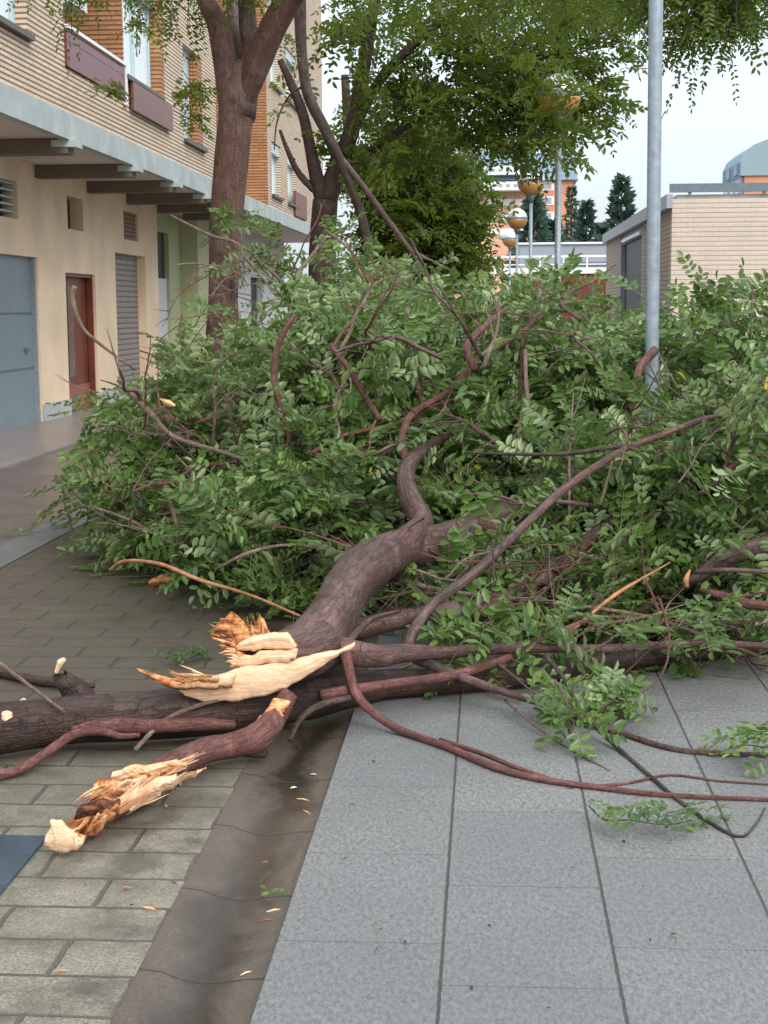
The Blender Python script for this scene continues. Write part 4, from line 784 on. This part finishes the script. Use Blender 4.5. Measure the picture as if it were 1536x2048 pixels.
# visible bare twigs in the heap, traced
for own, pts, rr, mt in (
    (fb, [(150, 572, 9.0), (145, 600, 9.0), (165, 655, 9.0), (205, 692, 9.0), (270, 740, 9.1)], [.014, .017, .010, .009, .006], 'barkl'),
    (fb, [(235, 760, 8.3), (300, 825, 8.3), (345, 872, 8.25), (430, 900, 8.2), (560, 940, 8.1)], [.010, .014, .013, .012, .010], 'barkl'),
    (fb, [(220, 1140, 7.9), (250, 1122, 7.8), (320, 1128, 7.6), (400, 1160, 7.3), (500, 1190, 7), (600, 1232, 6.6)], [.008, .009, .009, .009, .008, .006], 'peel'),
    (fb, [(430, 1140, 7.2), (500, 1105, 7.1), (590, 1090, 7.0), (720, 1112, 6.9)], [.006, .008, .008, .007], 'barkl'),
    (fb, [(590, 630, 8.2), (560, 680, 8.2), (548, 740, 8.2), (560, 810, 8.2), (578, 870, 8.2), (570, 900, 8.2)], [.012, .016, .018, .015, .013, .010], 'barkr'),
    (fl, [(660, 690, 8.2), (700, 740, 8.2), (735, 800, 8.2), (760, 840, 8.1)], [.014, .016, .016, .014], 'barkr'),
    (fb, [(380, 960, 8.1), (420, 1020, 8.0), (450, 1070, 8.0), (500, 1090, 7.9)], [.014, .014, .014, .012], 'barkr'),
    (fb, [(330, 970, 8.1), (345, 1020, 8.1), (360, 1070, 8.1)], [.012, .011, .008], 'barkl'),
    (fb, [(180, 1012, 8.9), (260, 1040, 8.7), (330, 1080, 8.5), (380, 1100, 8.3)], [.009, .009, .008, .006], 'barkl'),
    (fl, [(690, 760, 8.1), (670, 810, 8.1), (680, 870, 8.0)], [.010, .011, .008], 'barkl'),
    (fl, [(815, 615, 8.6), (822, 700, 8.5), (838, 780, 8.3)], [.009, .011, .012], 'barkl'),
    (fl, [(950, 740, 8.0), (935, 690, 8.1), (985, 640, 8.3), (1015, 615, 8.5)], [.022, .020, .016, .008], 'barkr'),
    (fl, [(1050, 700, 8.0), (1052, 760, 7.9), (1055, 830, 7.8), (1030, 855, 7.8)], [.011, .011, .011, .010], 'barkl'),
    (fr, [(1310, 700, 7.7), (1280, 735, 7.6), (1270, 780, 7.5)], [.022, .02, .014], 'barkr'),
    (fr, [(1545, 900, 6.6), (1480, 925, 6.6), (1440, 950, 6.65)], [.018, .017, .010], 'barkr'),
    (fr, [(1560, 1085, 6.3), (1500, 1100, 6.3), (1440, 1125, 6.35), (1380, 1165, 6.4)], [.045, .04, .034, .02], 'bark'),
    (fr, [(1390, 1145, 6.2), (1450, 1140, 6.1), (1560, 1145, 6.1)], [.010, .010, .009], 'bark'),
    (fr, [(1560, 1215, 6.1), (1500, 1208, 6.15), (1440, 1190, 6.2), (1400, 1180, 6.3)], [.024, .022, .016, .008], 'barkr'),
    (fr, [(1375, 1175, 6.3), (1372, 1160, 6.3), (1380, 1140, 6.32)], [.008, .012, .005], 'peel'),
    (fr, [(1200, 1010, 6.7), (1215, 960, 6.75), (1230, 900, 6.8)], [.006, .006, .004], 'barkl'),
    (fb, [(340, 430, 12), (420, 470, 12), (480, 490, 12), (560, 560, 11.6), (610, 620, 11.2)], [.008, .01, .012, .014, .015], 'barkl'),
    (fb, [(660, 465, 11.8), (600, 540, 11.6), (560, 590, 11.4), (530, 560, 11.4), (470, 490, 11.5)], [.010, .014, .016, .010, .006], 'barkl'),
    (fb, [(650, 460, 11), (700, 500, 10.8), (730, 560, 10.6), (780, 610, 10.2)], [.009, .010, .010, .006], 'barkl'),
    (fl, [(1160, 640, 8.6), (1120, 600, 8.8), (1190, 560, 9), (1230, 530, 9.1)], [.01, .009, .006, .004], 'barkr')):
    part('branch', T(MB(), [(a_, b_, c_ - (.38 if 7 < c_ < 9.5 else 0)) for a_, b_, c_ in pts], rr, sides=8, wob=.1), M[mt], own, smooth=True)
# more random crooked twigs
def crooked(own, boxes, n, mats):
    for m_ in mats:
        mb = MB()
        for i in range(n):
            x0_, x1_, y0_, y1_, Ya, Yb = boxes[rng.integers(len(boxes))]; p = W(rng.uniform(x0_, x1_), rng.uniform(y0_, y1_), rng.uniform(Ya, Yb)); d = unit(rng.normal(size=3) * [1, .6, .7] + [.3, 0, .1]); pts = [p]
            for k in range(rng.integers(4, 8)): d = unit(d + rng.normal(0, .20, 3)); p = p + d * rng.uniform(.05, .11); p[2] = max(p[2], .02); pts.append(p.copy())
            r = rng.uniform(.003, .007); mb.tube(pts, np.linspace(r, r * .3, len(pts)), 5, .1, cap=False, sub=2)
            for k in range(1, len(pts) - 1):
                if rng.random() < .5:
                    e = unit(unit(pts[k + 1] - pts[k]) + rng.normal(0, .5, 3)); l_ = rng.uniform(.05, .18); mb.tube([pts[k], pts[k] + e * l_ * .5 + rng.normal(0, .006, 3), pts[k] + e * l_], [r * .55, r * .4, r * .2], 4, cap=False, sub=2)
        part('bare_twigs', mb, M[m_], own)['kind'] = 'stuff'
def boughs(own, n, x0_, x1_, y0_, y1_, Ya, Yb, mats):
    for i in range(n):
        px = rng.uniform(x0_, x1_); py = rng.uniform(y0_, y1_); p = W(px, py, rng.uniform(Ya, Yb)); p[2] = max(p[2], .05)
        d = unit(np.array([rng.normal(.1, .7), rng.normal(-.1, .35), rng.uniform(.2, 1.0)])); l_ = rng.uniform(.35, .8); r = rng.uniform(.006, .014); pts = [p]
        for k in range(5): d = unit(d + rng.normal(0, .22, 3)); pts.append(pts[-1] + d * l_ / 5)
        mb = MB().tube(pts, np.linspace(r, r * .45, 6), 8, .12)
        for k in (2, 3, 4):
            e = unit(d + rng.normal(0, .7, 3)); mb.tube([pts[k], pts[k] + e * .08 + rng.normal(0, .01, 3), pts[k] + e * rng.uniform(.15, .3)], [r * .6, r * .4, r * .2], 6, .1)
        part('bough', mb, M[mats[i % len(mats)]], own, smooth=True)
boughs(fb, 10, 280, 600, 780, 1120, 7.9, 8.4, ('barkl', 'barkr', 'bark')); boughs(fl, 12, 620, 1080, 680, 1040, 7.3, 8.0, ('barkl', 'barkr', 'bark')); boughs(fr, 9, 1120, 1520, 900, 1130, 6.6, 7.2, ('barkr', 'barkl', 'bark'))
crooked(fb, [(250, 560, 800, 1140, 8.0, 8.6), (350, 650, 520, 760, 9, 11)], 55, ('barkl', 'barkr'))
crooked(fl, [(600, 1100, 620, 1050, 7.2, 8.6), (760, 1180, 1100, 1290, 6.2, 6.8)], 24, ('barkl', 'barkr', 'bark'))
crooked(fr, [(1180, 1536, 640, 1100, 6.5, 7.6), (1100, 1536, 1180, 1340, 5.9, 6.6)], 18, ('barkl', 'barkr', 'bark'))
# splinters of orange wood caught in the heap
for k, (p0, p1, Y, lb) in enumerate((((320, 798), (350, 812), 8.1, 'upper left orange wood splinter caught in the leaves'), ((455, 1015), (518, 1060), 7.6, 'long orange wood splinter in leaves above the torn limb'))):
    a = W(*p0, Y); b = W(*p1, Y - .05); o = MB().tube([a, (a + b) / 2, b], [.004, .017, .006], 6, .3, sub=2, val=.42).build('wood_splinter', M['torn'], smooth=False, loc=tuple(a)); tag(o, lb, 'wood splinter')
# pile debris: wood chips on the ground
chips = [((112, 1345), (130, 1318), 5.22, .012, 'pale chip standing on the dark log at left'), ((36, 1420), (52, 1400), 5.1, .012, 'small pale chip above the log near the left frame edge'), ((2, 1446), (24, 1430), 4.9, .018, 'cream chip on the log at the left frame edge'),
         ((300, 1168), (345, 1160), 8.2, .03, 'brown bark piece lying on pavers beside the leaf heap'), ((1150, 1360), (1176, 1345), 6.1, .018, 'cream wood chip on the plaza right of the log')]
for p0, p1, Y, r, lb in chips:
    a = W(*p0, Y); b = W(*p1, Y); o = MB().tube([a, (a + b) / 2 + (0, 0, .01), b], [r * .6, r, r * .5], 6, .35, sub=2, val=.15 if 'bark' not in lb else .6).build('wood_chip', M['torn'], loc=tuple(a)); tag(o, lb, 'wood chip')
for (px, py, lb) in ((608, 1550, 'tiny pale leaf in the gutter, upper of two'), (568, 1578, 'tiny pale curled leaf in the gutter, lower of two')):
    a = G(px, py, -.028); V, v_ = compound(np.array([a]), np.array([[1., .2, .05]]), np.array([[0, 0, 1.]]), np.array([.02]), 1, .028, jit=.2, droop=0); V = V[-1:]; v_ = v_[-1:]
    o = fast_mesh('fallen_leaf', V, 6, LF, v_, M['soffit'], None, tuple(a)); tag(o, lb, 'leaf')
# clover-like sprig in gutter
def sprig(name, pts, n, label, L=.08, ll=.04, mat='leaf', vadd=0.0, lift=.01, npairs=4, gz=0.0):
    base = G(*pts[0], gz + .01); t = empty(name, base); tag(t, label, 'leafy sprig'); C = [G(*p, gz + .012 + rng.random() * lift) for p in pts]; part('stem', MB().tube(C, np.linspace(.003, .0015, len(C)), 5, sub=3), M['bark'], t)
    O = []; D = []
    for i in range(n):
        k = rng.integers(len(C) - 1); f_ = rng.random(); O.append(C[k] * (1 - f_) + C[k + 1] * f_ + (0, 0, .004 + rng.random() * lift)); d = unit(C[k + 1] - C[k]); D.append(unit(d + rng.normal(0, .7, 3) * [1, 1, .25]))
    V, v_ = compound(np.array(O), np.array(D), np.array([[0, 0, 1.]] * n) + rng.normal(0, .3, (n, 3)), rng.uniform(L * .7, L * 1.2, n), npairs, ll, droop=.0, jit=.3); V[..., 2] = np.maximum(V[..., 2], gz + .006 + rng.random(V.shape[:2]) * .004)
    leaves_obj('leaves', V, np.clip(v_ + vadd, 0, 1), M[mat], t)
sprig('leaf_sprig', [(1178, 1612), (1210, 1640), (1260, 1640), (1330, 1650), (1385, 1640)], 14, 'low leafy sprig lying alone on the plaza slabs below the red shoots', .12, .036, lift=.03)
sprig('leaf_sprig', [(1600, 1500), (1560, 1500), (1500, 1490), (1460, 1495)], 16, 'bright leafy sprig lying on the plaza at the right frame edge', .14, .045, vadd=.2, lift=.06)
sprig('leaf_sprig', [(520, 1788), (535, 1800), (550, 1795)], 2, 'small bright green sprig lying in the wet gutter', .04, .034, vadd=.3, npairs=1, gz=-.03)
sprig('leaf_sprig', [(330, 1315), (370, 1318), (395, 1310)], 8, 'dark sprig on the pavers above the log, left of the torn wood', .10, .035, vadd=-.4, lift=.02, gz=-.004)
# yellow leaves in the heap
for (px, py, Y, lb) in ((735, 945, 7.3, 'orange yellow leaf in the heap left of the upright limb'), (1528, 765, 6.6, 'orange leaf near the right frame edge'), (765, 735, 7.9, 'yellow green leaf high in the heap centre')):
    a = W(px, py, Y); V, v_ = compound(np.array([a]), np.array([[1., .1, .1]]), np.array([[0, -1, .6]]), np.array([.035]), 1, .036, jit=.4, droop=.1)
    o = fast_mesh('yellow_leaf', V, 6, LF, v_ * .9, M['leafyel'], None, tuple(a)); tag(o, lb, 'leaf', None)

# small litter on the slabs and pavers
for i in range(46):
    on = rng.random() < .6; px, py = (rng.uniform(620, 1530), rng.uniform(1500, 2030)) if on else (rng.uniform(10, 560), rng.uniform(1200, 2030)); a = G(px, py, .003)
    if not on and a[0] > -.86: continue
    V, v_ = compound(np.array([a + (0, 0, .004)]), np.array([[rng.normal(), rng.normal(), .02]]), np.array([[0, 0, 1.]]), np.array([.012]), 1, rng.uniform(.010, .022), jit=.5, droop=0); V = V[-1:].copy(); V[..., 2] = np.maximum(V[..., 2], .004)
    o = fast_mesh('leaf_bit', V, 6, LF, v_[-1:], M['barkdark2'] if i % 3 else M['leafold'], None, tuple(a)); tag(o, 'tiny leaf or bark crumb scattered on the plaza slabs' if on else 'tiny leaf or bark crumb scattered on the block pavers', 'leaf bit', 'crumbs on the plaza slabs' if on else 'crumbs on the block pavers')

for i in range(14):
    px, py = rng.uniform(120, 620), rng.uniform(1520, 1800) if rng.random() < .7 else rng.uniform(1800, 2000); a = G(px, py, .0); zz = -.003 if a[0] < -.8 else -.03
    if a[0] > -.52: continue
    a = G(px, py, zz + .004); th = rng.uniform(0, 6.3); l_ = rng.uniform(.008, .032); d = np.array([math.cos(th), math.sin(th), 0]) * l_; r_ = rng.uniform(.0015, .004)
    o = MB().tube([a - d, a + (0, 0, .002), a + d], [r_ * .4, r_, r_ * .3], 4, .4, sub=1, val=rng.uniform(.1, .8)).build('wood_splinter', M['torn'], loc=tuple(a)); tag(o, 'tiny torn wood crumb on the ground below the splintered branch', 'wood splinter', 'wood crumbs below the splintered branch')
